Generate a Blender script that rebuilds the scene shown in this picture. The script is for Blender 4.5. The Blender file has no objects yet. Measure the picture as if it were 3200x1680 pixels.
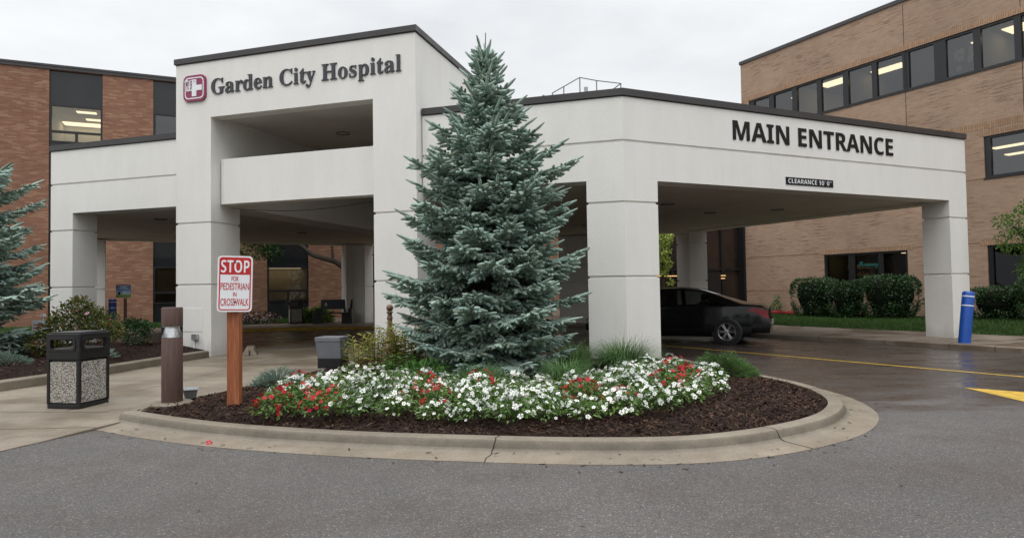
import bpy, math, random
import numpy as np
from mathutils import Vector, Matrix
R = math.radians
SC = bpy.context.scene
COL = SC.collection

# ------------------------------------------------------------------ camera
FOC, PIT, ROL, EYE = 2014.15, R(1.7255), R(0.8755), 1.5
cp, sp_, cr, sr = math.cos(PIT), math.sin(PIT), math.cos(ROL), math.sin(ROL)
_d = Vector((0, cp, sp_)); _v = Vector((0, -sp_, cp)); _u = Vector((1, 0, 0))
cam_d = bpy.data.cameras.new("camera"); cam = bpy.data.objects.new("camera", cam_d); COL.objects.link(cam)
_r = cr * _u - sr * _v; _up = sr * _u + cr * _v
m = Matrix.Identity(4)
for i in range(3):
    m[i][0], m[i][1], m[i][2] = _r[i], _up[i], -_d[i]
m[2][3] = EYE
cam.matrix_world = m
cam_d.sensor_width = 36.0; cam_d.lens = 36.0 * FOC / 3200.0
cam_d.clip_start = 0.05; cam_d.clip_end = 2000
SC.camera = cam

# ------------------------------------------------------------------ light
SC.view_settings.view_transform = 'Standard'; SC.view_settings.look = 'None'
SC.view_settings.gamma = 1.0; SC.view_settings.exposure = 0.0; SC.view_settings.use_curve_mapping = False
SC.cycles.max_bounces = 8; SC.cycles.diffuse_bounces = 4; SC.cycles.glossy_bounces = 4
SC.cycles.transparent_max_bounces = 12; SC.cycles.caustics_reflective = False; SC.cycles.caustics_refractive = False
SC.cycles.use_denoising = True
SUN_EL, SUN_AZ = R(58), R(200)      # azimuth measured clockwise from +Y: the light comes from behind the camera
W = bpy.data.worlds.new("World"); SC.world = W; W.use_nodes = True
def world():
    nt = W.node_tree; N = nt.nodes; L = nt.links; N.clear()
    out = N.new('ShaderNodeOutputWorld'); bg = N.new('ShaderNodeBackground'); L.new(bg.outputs[0], out.inputs[0])
    sky = N.new('ShaderNodeTexSky'); sky.sky_type = 'NISHITA'; sky.sun_disc = False
    sky.sun_elevation = SUN_EL; sky.sun_rotation = SUN_AZ; sky.air_density = 1.5; sky.dust_density = 4
    tc = N.new('ShaderNodeTexCoord'); sep = N.new('ShaderNodeSeparateXYZ'); L.new(tc.outputs['Generated'], sep.inputs[0])
    # overcast luminance: even near the horizon, brighter overhead
    mr = N.new('ShaderNodeMapRange'); mr.interpolation_type = 'SMOOTHSTEP'
    for k, v in ((1, 0.36), (2, 0.95), (3, 0.88), (4, 2.9)): mr.inputs[k].default_value = v
    L.new(sep.outputs[2], mr.inputs[0])
    mp = N.new('ShaderNodeMapping'); mp.inputs['Scale'].default_value = (1, 1, 2.6); L.new(tc.outputs['Generated'], mp.inputs[0])
    no = N.new('ShaderNodeTexNoise'); no.inputs['Scale'].default_value = 2.6; no.inputs['Detail'].default_value = 5; no.inputs['Roughness'].default_value = 0.55
    L.new(mp.outputs[0], no.inputs[0])
    cl = N.new('ShaderNodeMapRange')
    for k, v in ((1, 0.32), (2, 0.68), (3, 0.87), (4, 1.10)): cl.inputs[k].default_value = v
    L.new(no.outputs[0], cl.inputs[0])
    mul = N.new('ShaderNodeMath'); mul.operation = 'MULTIPLY'; L.new(mr.outputs[0], mul.inputs[0]); L.new(cl.outputs[0], mul.inputs[1])
    tint = N.new('ShaderNodeMix'); tint.data_type = 'RGBA'; L.new(no.outputs[0], tint.inputs[0])
    tint.inputs[6].default_value = (0.955, 0.985, 1.02, 1); tint.inputs[7].default_value = (0.985, 0.995, 1.01, 1)
    vm = N.new('ShaderNodeVectorMath'); vm.operation = 'SCALE'; L.new(tint.outputs[2], vm.inputs[0]); L.new(mul.outputs[0], vm.inputs['Scale'])
    # a thin share of the clear sky's own colour comes through the cloud
    ss = N.new('ShaderNodeVectorMath'); ss.operation = 'SCALE'; L.new(sky.outputs[0], ss.inputs[0]); ss.inputs['Scale'].default_value = 0.006
    ad = N.new('ShaderNodeVectorMath'); ad.operation = 'ADD'; L.new(vm.outputs[0], ad.inputs[0]); L.new(ss.outputs[0], ad.inputs[1])
    L.new(ad.outputs[0], bg.inputs[0]); bg.inputs[1].default_value = 1.0
world()
sd = bpy.data.lights.new("sun", 'SUN'); sun = bpy.data.objects.new("sun", sd); COL.objects.link(sun)
sd.energy = 0.6; sd.angle = R(35); sd.color = (1.0, 0.96, 0.9)
sun.rotation_euler = (R(90) - SUN_EL, 0, R(180) - SUN_AZ + R(180))
sun.rotation_euler = Vector((-math.sin(SUN_AZ) * math.cos(SUN_EL), -math.cos(SUN_AZ) * math.cos(SUN_EL), -math.sin(SUN_EL))).to_track_quat('-Z', 'Y').to_euler()
sun.location = (0, -20, 30)

# ------------------------------------------------------------------ measuring: photo pixel (3200 wide) -> point in the place
def ray(px, py):
    dx, dy = px - 1600.0, -(py - 840.0)
    a = cr * dx + sr * dy; b = -sr * dx + cr * dy
    return _u * (a / FOC) + _v * (b / FOC) + _d
def gp(px, py, z=0.0):
    r = ray(px, py); k = (z - EYE) / r.z
    return Vector((r.x * k, r.y * k, z))
def wp(px, py, P, D):
    """hit with the vertical plane through P along D: (distance along D, height)"""
    r = ray(px, py); det = r.x * (-D[1]) + r.y * D[0]
    k = (P[0] * (-D[1]) + P[1] * D[0]) / det
    x, y = r.x * k, r.y * k
    return (x - P[0]) * D[0] + (y - P[1]) * D[1], EYE + r.z * k

# ------------------------------------------------------------------ mesh helpers
def root_of(o):
    v = Vector((0, 0, 0))
    while o is not None:
        v = v + o.location; o = o.parent
    return v
def link(o, parent=None):
    COL.objects.link(o)
    if parent is not None: o.parent = parent
    return o
def tag(o, label=None, cat=None, group=None, kind=None):
    if label: o['label'] = label
    if cat: o['category'] = cat
    if group: o['group'] = group
    if kind: o['kind'] = kind
    return o
def thing(name, label, cat, loc=(0, 0, 0), rz=0.0, group=None):
    o = bpy.data.objects.new(name, None); COL.objects.link(o); o.location = loc; o.rotation_euler = (0, 0, rz)
    o.empty_display_size = 0.2
    return tag(o, label, cat, group)
def copy_tree(o, parent=None):
    c = o.copy(); COL.objects.link(c); c.parent = parent
    for ch in list(o.children): copy_tree(ch, c)
    return c
def np_mesh(name, V, F, mat, parent=None, origin=None, smooth=False):
    """V (n,3), F (m,k) equal-sized faces"""
    V = np.asarray(V, dtype=np.float32).reshape(-1, 3); F = np.asarray(F, dtype=np.int32)
    if origin is not None: V = V - np.array(origin, dtype=np.float32)
    me = bpy.data.meshes.new(name); n, k = F.shape
    me.vertices.add(len(V)); me.vertices.foreach_set('co', V.ravel())
    me.loops.add(n * k); me.loops.foreach_set('vertex_index', F.ravel())
    me.polygons.add(n); me.polygons.foreach_set('loop_start', np.arange(0, n * k, k, dtype=np.int32))
    me.polygons.foreach_set('loop_total', np.full(n, k, dtype=np.int32))
    if smooth: me.polygons.foreach_set('use_smooth', np.ones(n, dtype=bool))
    me.update(calc_edges=True); me.materials.append(mat)
    return link(bpy.data.objects.new(name, me), parent)
class MB:
    def __init__(s): s.v = []; s.f = []; s.m = []; s.cur = 0
    def add(s, V, F):
        b = len(s.v); s.v += [tuple(p) for p in V]
        for f in F: s.f.append([b + i for i in f]); s.m.append(s.cur)
        return s
    def box(s, x0, x1, y0, y1, z0, z1):
        return s.add([(x0, y0, z0), (x1, y0, z0), (x1, y1, z0), (x0, y1, z0), (x0, y0, z1), (x1, y0, z1), (x1, y1, z1), (x0, y1, z1)],
                     [(0, 3, 2, 1), (4, 5, 6, 7), (0, 1, 5, 4), (1, 2, 6, 5), (2, 3, 7, 6), (3, 0, 4, 7)])
    def prism(s, poly, z0, z1):
        n = len(poly)
        a = sum(poly[i][0] * poly[(i + 1) % n][1] - poly[(i + 1) % n][0] * poly[i][1] for i in range(n))
        if a < 0: poly = poly[::-1]
        V = [(p[0], p[1], z0) for p in poly] + [(p[0], p[1], z1) for p in poly]
        return s.add(V, [list(range(n))[::-1], list(range(n, 2 * n))] + [(i, (i + 1) % n, n + (i + 1) % n, n + i) for i in range(n)])
    def lathe(s, prof, n=24, c=(0, 0, 0), M=None, cap=True):
        V = []; F = []
        for r, z in prof:
            for i in range(n):
                a = 2 * math.pi * i / n; V.append(Vector((r * math.cos(a), r * math.sin(a), z)))
        for j in range(len(prof) - 1):
            for i in range(n):
                k = (i + 1) % n; F.append((j * n + i, j * n + k, (j + 1) * n + k, (j + 1) * n + i))
        if cap:
            F.append(list(range(n))[::-1]); F.append([(len(prof) - 1) * n + i for i in range(n)])
        if M is not None: V = [M @ p for p in V]
        return s.add([Vector(c) + p for p in V], F)
    def tube(s, pts, r, n=8, cap=True):
        pts = [Vector(p) for p in pts]; rr = r if isinstance(r, (list, tuple)) else [r] * len(pts)
        V = []; F = []; up = Vector((0, 0, 1))
        prev = None
        for i, p in enumerate(pts):
            t = (pts[min(i + 1, len(pts) - 1)] - pts[max(i - 1, 0)]).normalized()
            if prev is None:
                x = t.cross(up if abs(t.z) < .9 else Vector((1, 0, 0))).normalized()
            else:
                x = (prev - t * prev.dot(t)).normalized()
            prev = x; y = t.cross(x)
            for k in range(n):
                a = 2 * math.pi * k / n; V.append(p + x * (rr[i] * math.cos(a)) + y * (rr[i] * math.sin(a)))
        for j in range(len(pts) - 1):
            for k in range(n):
                q = (k + 1) % n; F.append((j * n + k, j * n + q, (j + 1) * n + q, (j + 1) * n + k))
        if cap: F.append(list(range(n))[::-1]); F.append([(len(pts) - 1) * n + k for k in range(n)])
        return s.add(V, F)
    def sweep(s, path, prof, closed=False):
        """profile (offset along the left-hand normal, z) swept along a plan polyline with mitred corners"""
        P = [Vector((p[0], p[1])) for p in path]; n = len(P); V = []; F = []
        for i in range(n):
            e0 = (P[i] - P[i - 1]).normalized() if (i > 0 or closed) else None
            e1 = (P[(i + 1) % n] - P[i]).normalized() if (i < n - 1 or closed) else None
            e0 = e0 or e1; e1 = e1 or e0
            n0 = Vector((-e0.y, e0.x)); n1 = Vector((-e1.y, e1.x)); b = n0 + n1
            b = b / max(b.dot(n0), .2)
            for o, z in prof: V.append((P[i].x + b.x * o, P[i].y + b.y * o, z))
        k = len(prof)
        for i in range(n if closed else n - 1):
            j = (i + 1) % n
            for q in range(k):
                w = (q + 1) % k; F.append((i * k + q, i * k + w, j * k + w, j * k + q))
        if not closed: F.append(list(range(k))); F.append([(n - 1) * k + q for q in range(k)][::-1])
        return s.add(V, F)
    def grid(s, fn, nu, nv):
        V = [fn(i / nu, j / nv) for j in range(nv + 1) for i in range(nu + 1)]
        F = [(j * (nu + 1) + i, j * (nu + 1) + i + 1, (j + 1) * (nu + 1) + i + 1, (j + 1) * (nu + 1) + i) for j in range(nv) for i in range(nu)]
        return s.add(V, F)
    def build(s, name, mats, parent=None, origin=None, smooth=False, bevel=0.0, seg=2, fix=True):
        me = bpy.data.meshes.new(name)
        V = s.v if origin is None else [(p[0] - origin[0], p[1] - origin[1], p[2] - origin[2]) for p in s.v]
        me.from_pydata([tuple(p) for p in V], [], s.f)
        for mt in (mats if isinstance(mats, (list, tuple)) else [mats]): me.materials.append(mt)
        if any(s.m): me.polygons.foreach_set('material_index', s.m)
        if fix:
            import bmesh
            bm = bmesh.new(); bm.from_mesh(me)
            if bevel > 0: bmesh.ops.remove_doubles(bm, verts=bm.verts, dist=1e-5)
            bmesh.ops.recalc_face_normals(bm, faces=bm.faces)
            if bevel > 0:
                ed = [e for e in bm.edges if len(e.link_faces) == 2 and e.calc_face_angle(0) > R(25)]
                bmesh.ops.bevel(bm, geom=ed, offset=bevel, segments=seg, profile=0.6, affect='EDGES', clamp_overlap=True)
            bm.to_mesh(me); bm.free()
        if smooth:
            me.polygons.foreach_set('use_smooth', [True] * len(me.polygons))
            try: me.set_sharp_from_angle(angle=R(38))
            except Exception: pass
        me.update()
        return link(bpy.data.objects.new(name, me), parent)

# ------------------------------------------------------------------ materials
def new_mat(name):
    mt = bpy.data.materials.new(name); mt.use_nodes = True
    nt = mt.node_tree; b = nt.nodes['Principled BSDF']
    return mt, nt, b
def N_(nt, t, **kw):
    n = nt.nodes.new(t)
    for k, v in kw.items(): setattr(n, k, v)
    return n
def coords(nt, kind='Object', scale=(1, 1, 1)):
    tc = N_(nt, 'ShaderNodeTexCoord'); mp = N_(nt, 'ShaderNodeMapping'); mp.inputs['Scale'].default_value = scale
    nt.links.new(tc.outputs[kind], mp.inputs[0]); return mp.outputs[0]
def wcoords(nt, scale=(1, 1, 1)):
    tc = N_(nt, 'ShaderNodeNewGeometry'); mp = N_(nt, 'ShaderNodeMapping'); mp.inputs['Scale'].default_value = scale
    nt.links.new(tc.outputs['Position'], mp.inputs[0]); return mp.outputs[0]
def noise(nt, vec, scale, detail=4, rough=.55):
    n = N_(nt, 'ShaderNodeTexNoise'); n.inputs['Scale'].default_value = scale; n.inputs['Detail'].default_value = detail; n.inputs['Roughness'].default_value = rough
    nt.links.new(vec, n.inputs['Vector']); return n.outputs['Fac']
def ramp(nt, fac, stops):
    n = N_(nt, 'ShaderNodeValToRGB'); e = n.color_ramp.elements
    while len(e) < len(stops): e.new(0.5)
    for k, (p, c) in enumerate(stops):
        e[k].position = p; e[k].color = (*c, 1) if len(c) == 3 else c
    nt.links.new(fac, n.inputs[0]); return n.outputs[0]
def maprange(nt, v, a, b, c, d, smooth=False):
    n = N_(nt, 'ShaderNodeMapRange')
    if smooth: n.interpolation_type = 'SMOOTHSTEP'
    for k, x in enumerate((a, b, c, d)): n.inputs[k + 1].default_value = x
    nt.links.new(v, n.inputs[0]); return n.outputs[0]
def mix(nt, fac, a, b, mode='MIX'):
    n = N_(nt, 'ShaderNodeMix', data_type='RGBA', blend_type=mode)
    for s, v in ((n.inputs[0], fac), (n.inputs[6], a), (n.inputs[7], b)):
        if hasattr(v, 'is_linked') or hasattr(v, 'node'): nt.links.new(v, s)
        elif isinstance(v, (int, float)): s.default_value = v
        else: s.default_value = (*v, 1)
    return n.outputs[2]
def math_(nt, op, a, b=0.0):
    n = N_(nt, 'ShaderNodeMath', operation=op)
    for s, v in ((n.inputs[0], a), (n.inputs[1], b)):
        if isinstance(v, (int, float)): s.default_value = v
        else: nt.links.new(v, s)
    return n.outputs[0]
def bump(nt, b, h, strength=.3, dist=.01):
    n = N_(nt, 'ShaderNodeBump'); n.inputs['Strength'].default_value = strength; n.inputs['Distance'].default_value = dist
    nt.links.new(h, n.inputs['Height']); nt.links.new(n.outputs[0], b.inputs['Normal'])
def flat(name, col, rough=.6, spec=.5, metal=0.0, var=.12, scale=6.0, bmp=0.0, bscale=60.0, coat=0.0):
    mt, nt, b = new_mat(name); v = coords(nt)
    f = noise(nt, v, scale, 5)
    c = ramp(nt, f, [(.3, tuple(x * (1 - var) for x in col)), (.7, tuple(min(1, x * (1 + var)) for x in col))])
    nt.links.new(c, b.inputs['Base Color'])
    rr = maprange(nt, noise(nt, v, scale * 2.3, 3), .3, .7, max(0.02, rough - .08), min(1, rough + .08)); nt.links.new(rr, b.inputs['Roughness'])
    b.inputs['Specular IOR Level'].default_value = spec; b.inputs['Metallic'].default_value = metal
    if coat: b.inputs['Coat Weight'].default_value = coat; b.inputs['Coat Roughness'].default_value = .04
    if bmp: bump(nt, b, noise(nt, v, bscale, 4), bmp, .004)
    return mt
def foliage(name, cols, rough=.6, trans=.25, spec=.3):
    """leaf colour varies from leaf to leaf"""
    mt, nt, b = new_mat(name)
    g = N_(nt, 'ShaderNodeNewGeometry')
    st = [(i / max(1, len(cols) - 1), c) for i, c in enumerate(cols)]
    c = ramp(nt, g.outputs['Random Per Island'], st)
    big = noise(nt, wcoords(nt), 2.2, 2)
    c2 = mix(nt, 1.0, c, ramp(nt, big, [(.35, (.72, .76, .72)), (.65, (1.2, 1.18, 1.12))]), 'MULTIPLY')
    nt.links.new(c2, b.inputs['Base Color']); b.inputs['Roughness'].default_value = rough; b.inputs['Specular IOR Level'].default_value = spec
    if trans > 0:
        tr = N_(nt, 'ShaderNodeBsdfTranslucent'); nt.links.new(c2, tr.inputs[0]); ms = N_(nt, 'ShaderNodeMixShader'); ms.inputs[0].default_value = trans
        nt.links.new(b.outputs[0], ms.inputs[1]); nt.links.new(tr.outputs[0], ms.inputs[2])
        nt.links.new(ms.outputs[0], nt.nodes['Material Output'].inputs[0])
    return mt
def emit(name, col, strength):
    mt, nt, b = new_mat(name); b.inputs['Base Color'].default_value = (*col, 1); b.inputs['Emission Color'].default_value = (*col, 1); b.inputs['Emission Strength'].default_value = strength
    return mt
def glass(name, tint=(.32, .34, .34), ior=1.6, refl=(.9, .95, 1.0), wav=.0):
    mt, nt, b = new_mat(name); nt.nodes.remove(b)
    t = N_(nt, 'ShaderNodeBsdfTransparent'); t.inputs[0].default_value = (*tint, 1)
    g = N_(nt, 'ShaderNodeBsdfGlossy'); g.inputs['Roughness'].default_value = .02; g.inputs[0].default_value = (*refl, 1)
    f = N_(nt, 'ShaderNodeFresnel'); f.inputs[0].default_value = ior
    ms = N_(nt, 'ShaderNodeMixShader'); nt.links.new(f.outputs[0], ms.inputs[0]); nt.links.new(t.outputs[0], ms.inputs[1]); nt.links.new(g.outputs[0], ms.inputs[2])
    if wav:
        bp = N_(nt, 'ShaderNodeBump'); bp.inputs['Strength'].default_value = wav; bp.inputs['Distance'].default_value = .02
        nt.links.new(noise(nt, coords(nt), .9, 2), bp.inputs['Height']); nt.links.new(bp.outputs[0], g.inputs['Normal']); nt.links.new(bp.outputs[0], f.inputs['Normal'])
    nt.links.new(ms.outputs[0], nt.nodes['Material Output'].inputs[0]); return mt
def m_stucco():
    mt, nt, b = new_mat("stucco"); v = wcoords(nt)
    big = noise(nt, v, .55, 5, .6); mid = noise(nt, wcoords(nt, (1, 1, .25)), 3.0, 4); fine = noise(nt, v, 90, 3)
    c = ramp(nt, big, [(.3, (.735, .718, .68)), (.7, (.785, .772, .738))])
    c = mix(nt, .3, c, ramp(nt, mid, [(.35, (.69, .675, .635)), (.62, (.79, .775, .74))]))
    sepz = N_(nt, 'ShaderNodeSeparateXYZ'); nt.links.new(v, sepz.inputs[0])
    splash = maprange(nt, math_(nt, 'ADD', sepz.outputs[2], math_(nt, 'MULTIPLY', math_(nt, 'SUBTRACT', mid, .5), .9)), .12, .55, .5, 0.0, True)
    c = mix(nt, splash, c, (.42, .39, .34))
    streak = maprange(nt, noise(nt, wcoords(nt, (2.2, 2.2, .12)), 3.4, 4), .58, .78, 0, .08)
    c = mix(nt, streak, c, (.42, .41, .37))
    c = mix(nt, .1, c, ramp(nt, fine, [(.35, (.45, .45, .42)), (.6, (.9, .9, .88))]))
    nt.links.new(c, b.inputs['Base Color']); b.inputs['Roughness'].default_value = .85; b.inputs['Specular IOR Level'].default_value = .25
    bump(nt, b, math_(nt, 'ADD', noise(nt, v, 42, 5, .65), math_(nt, 'MULTIPLY', fine, .35)), .45, .012)
    return mt
def m_brick(name, cols, mortar, bw=.21, bh=.0677, ms=.008, dark=None, soldier=False):
    """running bond on object x (+y) and z; each brick takes its own colour"""
    mt, nt, b = new_mat(name)
    tc = N_(nt, 'ShaderNodeTexCoord'); se = N_(nt, 'ShaderNodeSeparateXYZ'); nt.links.new(tc.outputs['Object'], se.inputs[0])
    cb = N_(nt, 'ShaderNodeCombineXYZ'); s = math_(nt, 'ADD', se.outputs[0], se.outputs[1])
    if soldier: nt.links.new(se.outputs[2], cb.inputs[0]); nt.links.new(s, cb.inputs[1])
    else: nt.links.new(s, cb.inputs[0]); nt.links.new(se.outputs[2], cb.inputs[1])
    br = N_(nt, 'ShaderNodeTexBrick'); nt.links.new(cb.outputs[0], br.inputs['Vector'])
    br.inputs['Scale'].default_value = 1; br.inputs['Brick Width'].default_value = bw; br.inputs['Row Height'].default_value = bh
    br.inputs['Mortar Size'].default_value = ms; br.inputs['Mortar Smooth'].default_value = .2; br.inputs['Bias'].default_value = 0
    br.inputs['Color1'].default_value = (0, 0, 0, 1); br.inputs['Color2'].default_value = (1, 1, 1, 1); br.inputs['Mortar'].default_value = (.5, .5, .5, 1)
    per = N_(nt, 'ShaderNodeSeparateColor'); nt.links.new(br.outputs['Color'], per.inputs[0])
    c = ramp(nt, per.outputs[0], [(i / (len(cols) - 1), k) for i, k in enumerate(cols)])
    patch = noise(nt, cb.outputs[0], .35, 4); c = mix(nt, .5, c, mix(nt, 1, c, ramp(nt, patch, [(.3, (.7, .7, .7)), (.7, (1.3, 1.28, 1.25))]), 'MULTIPLY'))
    if dark:
        # runs of darker bricks, two or three long, in loose groups
        mp = N_(nt, 'ShaderNodeMapping'); mp.inputs['Scale'].default_value = (1.6, 15.0, 1); nt.links.new(cb.outputs[0], mp.inputs[0])
        f1 = noise(nt, mp.outputs[0], 1.0, 2); f2 = noise(nt, cb.outputs[0], .8, 3)
        msk = math_(nt, 'MULTIPLY', maprange(nt, f1, .52, .58, 0, 1), maprange(nt, f2, .42, .56, 0, .6)); c = mix(nt, msk, c, dark)
    grime = noise(nt, coords(nt, 'Object', (.7, .7, .16)), 1.3, 5); c = mix(nt, maprange(nt, grime, .55, .8, 0, .3), c, (.12, .08, .06))
    fine = noise(nt, coords(nt), 55, 3); c = mix(nt, .25, c, mix(nt, 1, c, ramp(nt, fine, [(.3, (.6, .6, .6)), (.7, (1.35, 1.35, 1.35))]), 'MULTIPLY'))
    c = mix(nt, br.outputs['Fac'], c, mortar)
    nt.links.new(c, b.inputs['Base Color']); b.inputs['Roughness'].default_value = .85; b.inputs['Specular IOR Level'].default_value = .25
    h = math_(nt, 'ADD', math_(nt, 'MULTIPLY', math_(nt, 'SUBTRACT', 1.0, br.outputs['Fac']), .6), math_(nt, 'MULTIPLY', fine, .25))
    bump(nt, b, h, .5, .012); return mt
def m_asphalt():
    mt, nt, b = new_mat("asphalt"); v = wcoords(nt)
    se = N_(nt, 'ShaderNodeSeparateXYZ'); nt.links.new(v, se.inputs[0])
    vor = N_(nt, 'ShaderNodeTexVoronoi'); vor.inputs['Scale'].default_value = 120; nt.links.new(v, vor.inputs['Vector'])
    cellc = N_(nt, 'ShaderNodeSeparateColor'); nt.links.new(vor.outputs['Color'], cellc.inputs[0])
    base = ramp(nt, noise(nt, v, .35, 5), [(.3, (.080, .075, .071)), (.52, (.099, .093, .088)), (.75, (.118, .111, .106))])
    patch = noise(nt, v, .9, 6, .62); base = mix(nt, maprange(nt, patch, .46, .68, 0, .75), base, (.074, .062, .058))
    stone = ramp(nt, cellc.outputs[0], [(0, (.5, .5, .51)), (.5, (.88, .87, .87)), (.92, (1.2, 1.18, 1.17)), (.955, (1.5, 1.46, 1.43)), (1, (2.7, 2.62, 2.55))])
    dry = mix(nt, .85, base, mix(nt, 1, base, stone, 'MULTIPLY'))
    # water lies beyond the island and under the roof, patchily
    n1 = noise(nt, wcoords(nt, (.75, 1.5, 1)), .8, 5, .6)
    lane = math_(nt, 'ADD', math_(nt, 'SUBTRACT', se.outputs[1], 7.55), math_(nt, 'MULTIPLY', math_(nt, 'SUBTRACT', n1, .5), 5.5))
    lane = math_(nt, 'ADD', lane, math_(nt, 'MULTIPLY', math_(nt, 'SUBTRACT', se.outputs[0], 5.0), .12))
    wet = maprange(nt, lane, -.5, .75, 0, 1, True)
    damp = maprange(nt, noise(nt, wcoords(nt, (.5, 1.0, 1)), .7, 4), .55, .72, 0, .28); wet = math_(nt, 'MAXIMUM', wet, damp)
    c = mix(nt, wet, dry, mix(nt, 1, dry, (.56, .485, .44), 'MULTIPLY'))
    nt.links.new(c, b.inputs['Base Color'])
    film = noise(nt, wcoords(nt, (.6, 1.3, 1)), 1.6, 4)
    wr = maprange(nt, film, .35, .68, .20, .46); rr = N_(nt, 'ShaderNodeMix', data_type='FLOAT')
    nt.links.new(wet, rr.inputs[0]); rr.inputs[2].default_value = .82; nt.links.new(wr, rr.inputs[3]); nt.links.new(rr.outputs[0], b.inputs['Roughness'])
    sp = N_(nt, 'ShaderNodeMix', data_type='FLOAT'); nt.links.new(wet, sp.inputs[0]); sp.inputs[2].default_value = .3; sp.inputs[3].default_value = .42; nt.links.new(sp.outputs[0], b.inputs['Specular IOR Level'])
    bp = N_(nt, 'ShaderNodeBump'); bp.inputs['Distance'].default_value = .006
    nt.links.new(maprange(nt, wet, 0, 1, .7, .025), bp.inputs['Strength']); nt.links.new(math_(nt, 'ADD', vor.outputs['Distance'], noise(nt, v, 30, 4)), bp.inputs['Height'])
    nt.links.new(bp.outputs[0], b.inputs['Normal']); return mt
def m_concrete(name, col, wet=.0, joints=None):
    mt, nt, b = new_mat(name); v = wcoords(nt)
    big = noise(nt, v, .7, 6, .62); fine = noise(nt, v, 60, 4); mid = noise(nt, v, 5, 5, .6)
    lo = tuple(x * .74 for x in col); hi = tuple(x * 1.16 for x in col)
    c = ramp(nt, big, [(.3, lo), (.7, hi)])
    c = mix(nt, .35, c, mix(nt, 1, c, ramp(nt, mid, [(.3, (.62, .60, .57)), (.65, (1.2, 1.2, 1.2))]), 'MULTIPLY'))
    c = mix(nt, .3, c, mix(nt, 1, c, ramp(nt, fine, [(.35, (.55, .55, .55)), (.65, (1.4, 1.4, 1.4))]), 'MULTIPLY'))
    spots = maprange(nt, noise(nt, v, 13, 2), .68, .74, 0, .45); c = mix(nt, spots, c, tuple(x * .4 for x in col))
    if wet:
        wf = maprange(nt, noise(nt, wcoords(nt, (.8, 1, 1)), .9, 5), .42, .6, 0, wet, True); c = mix(nt, wf, c, mix(nt, 1, c, (.60, .54, .47), 'MULTIPLY'))
        nt.links.new(maprange(nt, wf, 0, 1, .7, .2), b.inputs['Roughness'])
    else: b.inputs['Roughness'].default_value = .8
    if joints:
        # splash and tyre grime along the upright face of the kerb
        se = N_(nt, 'ShaderNodeSeparateXYZ'); nt.links.new(v, se.inputs[0])
        band = math_(nt, 'MULTIPLY', maprange(nt, se.outputs[2], .018, .04, 0, 1, True), maprange(nt, se.outputs[2], .118, .085, 0, 1, True))
        gr = math_(nt, 'MULTIPLY', band, maprange(nt, noise(nt, v, 3.5, 6, .65), .35, .65, .15, .75)); c = mix(nt, gr, c, tuple(x * .38 for x in col))
    b.inputs['Specular IOR Level'].default_value = .4
    nt.links.new(c, b.inputs['Base Color']); bump(nt, b, math_(nt, 'ADD', fine, mid), .25 if wet else .4, .006); return mt
def m_wood(name, col, streak, rough=.6):
    mt, nt, b = new_mat(name)
    f = noise(nt, coords(nt, 'Object', (9, 9, .7)), 4, 6, .7); g = noise(nt, coords(nt, 'Object', (30, 30, 1.2)), 6, 4)
    c = ramp(nt, f, [(.3, tuple(x * .65 for x in col)), (.55, col), (.72, streak)])
    c = mix(nt, .3, c, mix(nt, 1, c, ramp(nt, g, [(.35, (.5, .5, .5)), (.65, (1.3, 1.3, 1.3))]), 'MULTIPLY'))
    nt.links.new(c, b.inputs['Base Color']); b.inputs['Roughness'].default_value = rough; bump(nt, b, g, .35, .004); return mt
M = {}
M['stucco'] = m_stucco()
M['bronze'] = flat('dark_bronze_metal', (.040, .036, .036), .42, .5, 0, .2, 1.5)
M['orange_brick'] = m_brick('orange_brick', [(.195, .092, .060), (.235, .112, .072), (.255, .128, .082), (.335, .205, .132), (.215, .100, .064), (.245, .12, .076)], (.225, .145, .10), .30, .0677, .007)
M['tan_brick'] = m_brick('tan_brick', [(.345, .235, .165), (.365, .252, .178), (.385, .268, .192), (.355, .242, .17), (.33, .222, .155)], (.315, .23, .17), .21, .0677, .008, dark=(.15, .082, .052))
M['soldier'] = m_brick('soldier_brick', [(.33, .205, .125), (.36, .23, .145), (.40, .26, .165)], (.2, .13, .09), .30, .0677, .009, soldier=True)
M['asphalt'] = m_asphalt()
M['kerb'] = m_concrete('kerb_concrete', (.200, .170, .130), .35, True)
M['gutter'] = m_concrete('gutter_concrete', (.213, .178, .134), .4)
M['plaza'] = m_concrete('wet_concrete', (.205, .172, .132), .55)
M['walk'] = m_concrete('walk_concrete', (.20, .163, .13), .8)
M['yellow'] = flat('yellow_paint', (.45, .285, .032), .5, .4, 0, .3, 9, .2)
M['kerb_yellow'] = flat('dimmed_yellow_paint', (.30, .18, .02), .6, .3, 0, .35, 6, .2)  # yellow paint with the dimmer light at the far kerb put into its colour
M['black_frame'] = flat('black_window_frame', (.012, .012, .014), .35, .5, 0, .2, 2)
M['spandrel'] = flat('dark_spandrel_glass', (.018, .020, .022), .07, .5, 0, .2, .6)
M['soffit'] = flat('soffit_plaster', (.60, .57, .52), .85, .2, 0, .08, 1.2, .2)
M['roof'] = flat('roof_membrane', (.25, .25, .25), .8, .3, 0, .15, 1)
M['black_plastic'] = flat('black_plastic', (.012, .012, .013), .38, .5, 0, .25, 8, .15, 220)
M['blue'] = flat('blue_plastic', (.012, .075, .36), .35, .5, 0, .12, 5)
M['white_band'] = flat('white_band', (.75, .75, .76), .4, .5, 0, .05, 5)
M['white_sign'] = flat('white_sign_sheet', (.78, .79, .82), .35, .5, 0, .03, 5)
M['red_sign'] = flat('red_sign_sheet', (.50, .018, .020), .35, .5, 0, .05, 5)
M['letter_grey'] = flat('charcoal_letters', (.035, .037, .045), .45, .5, 0, .1, 5)
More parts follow.
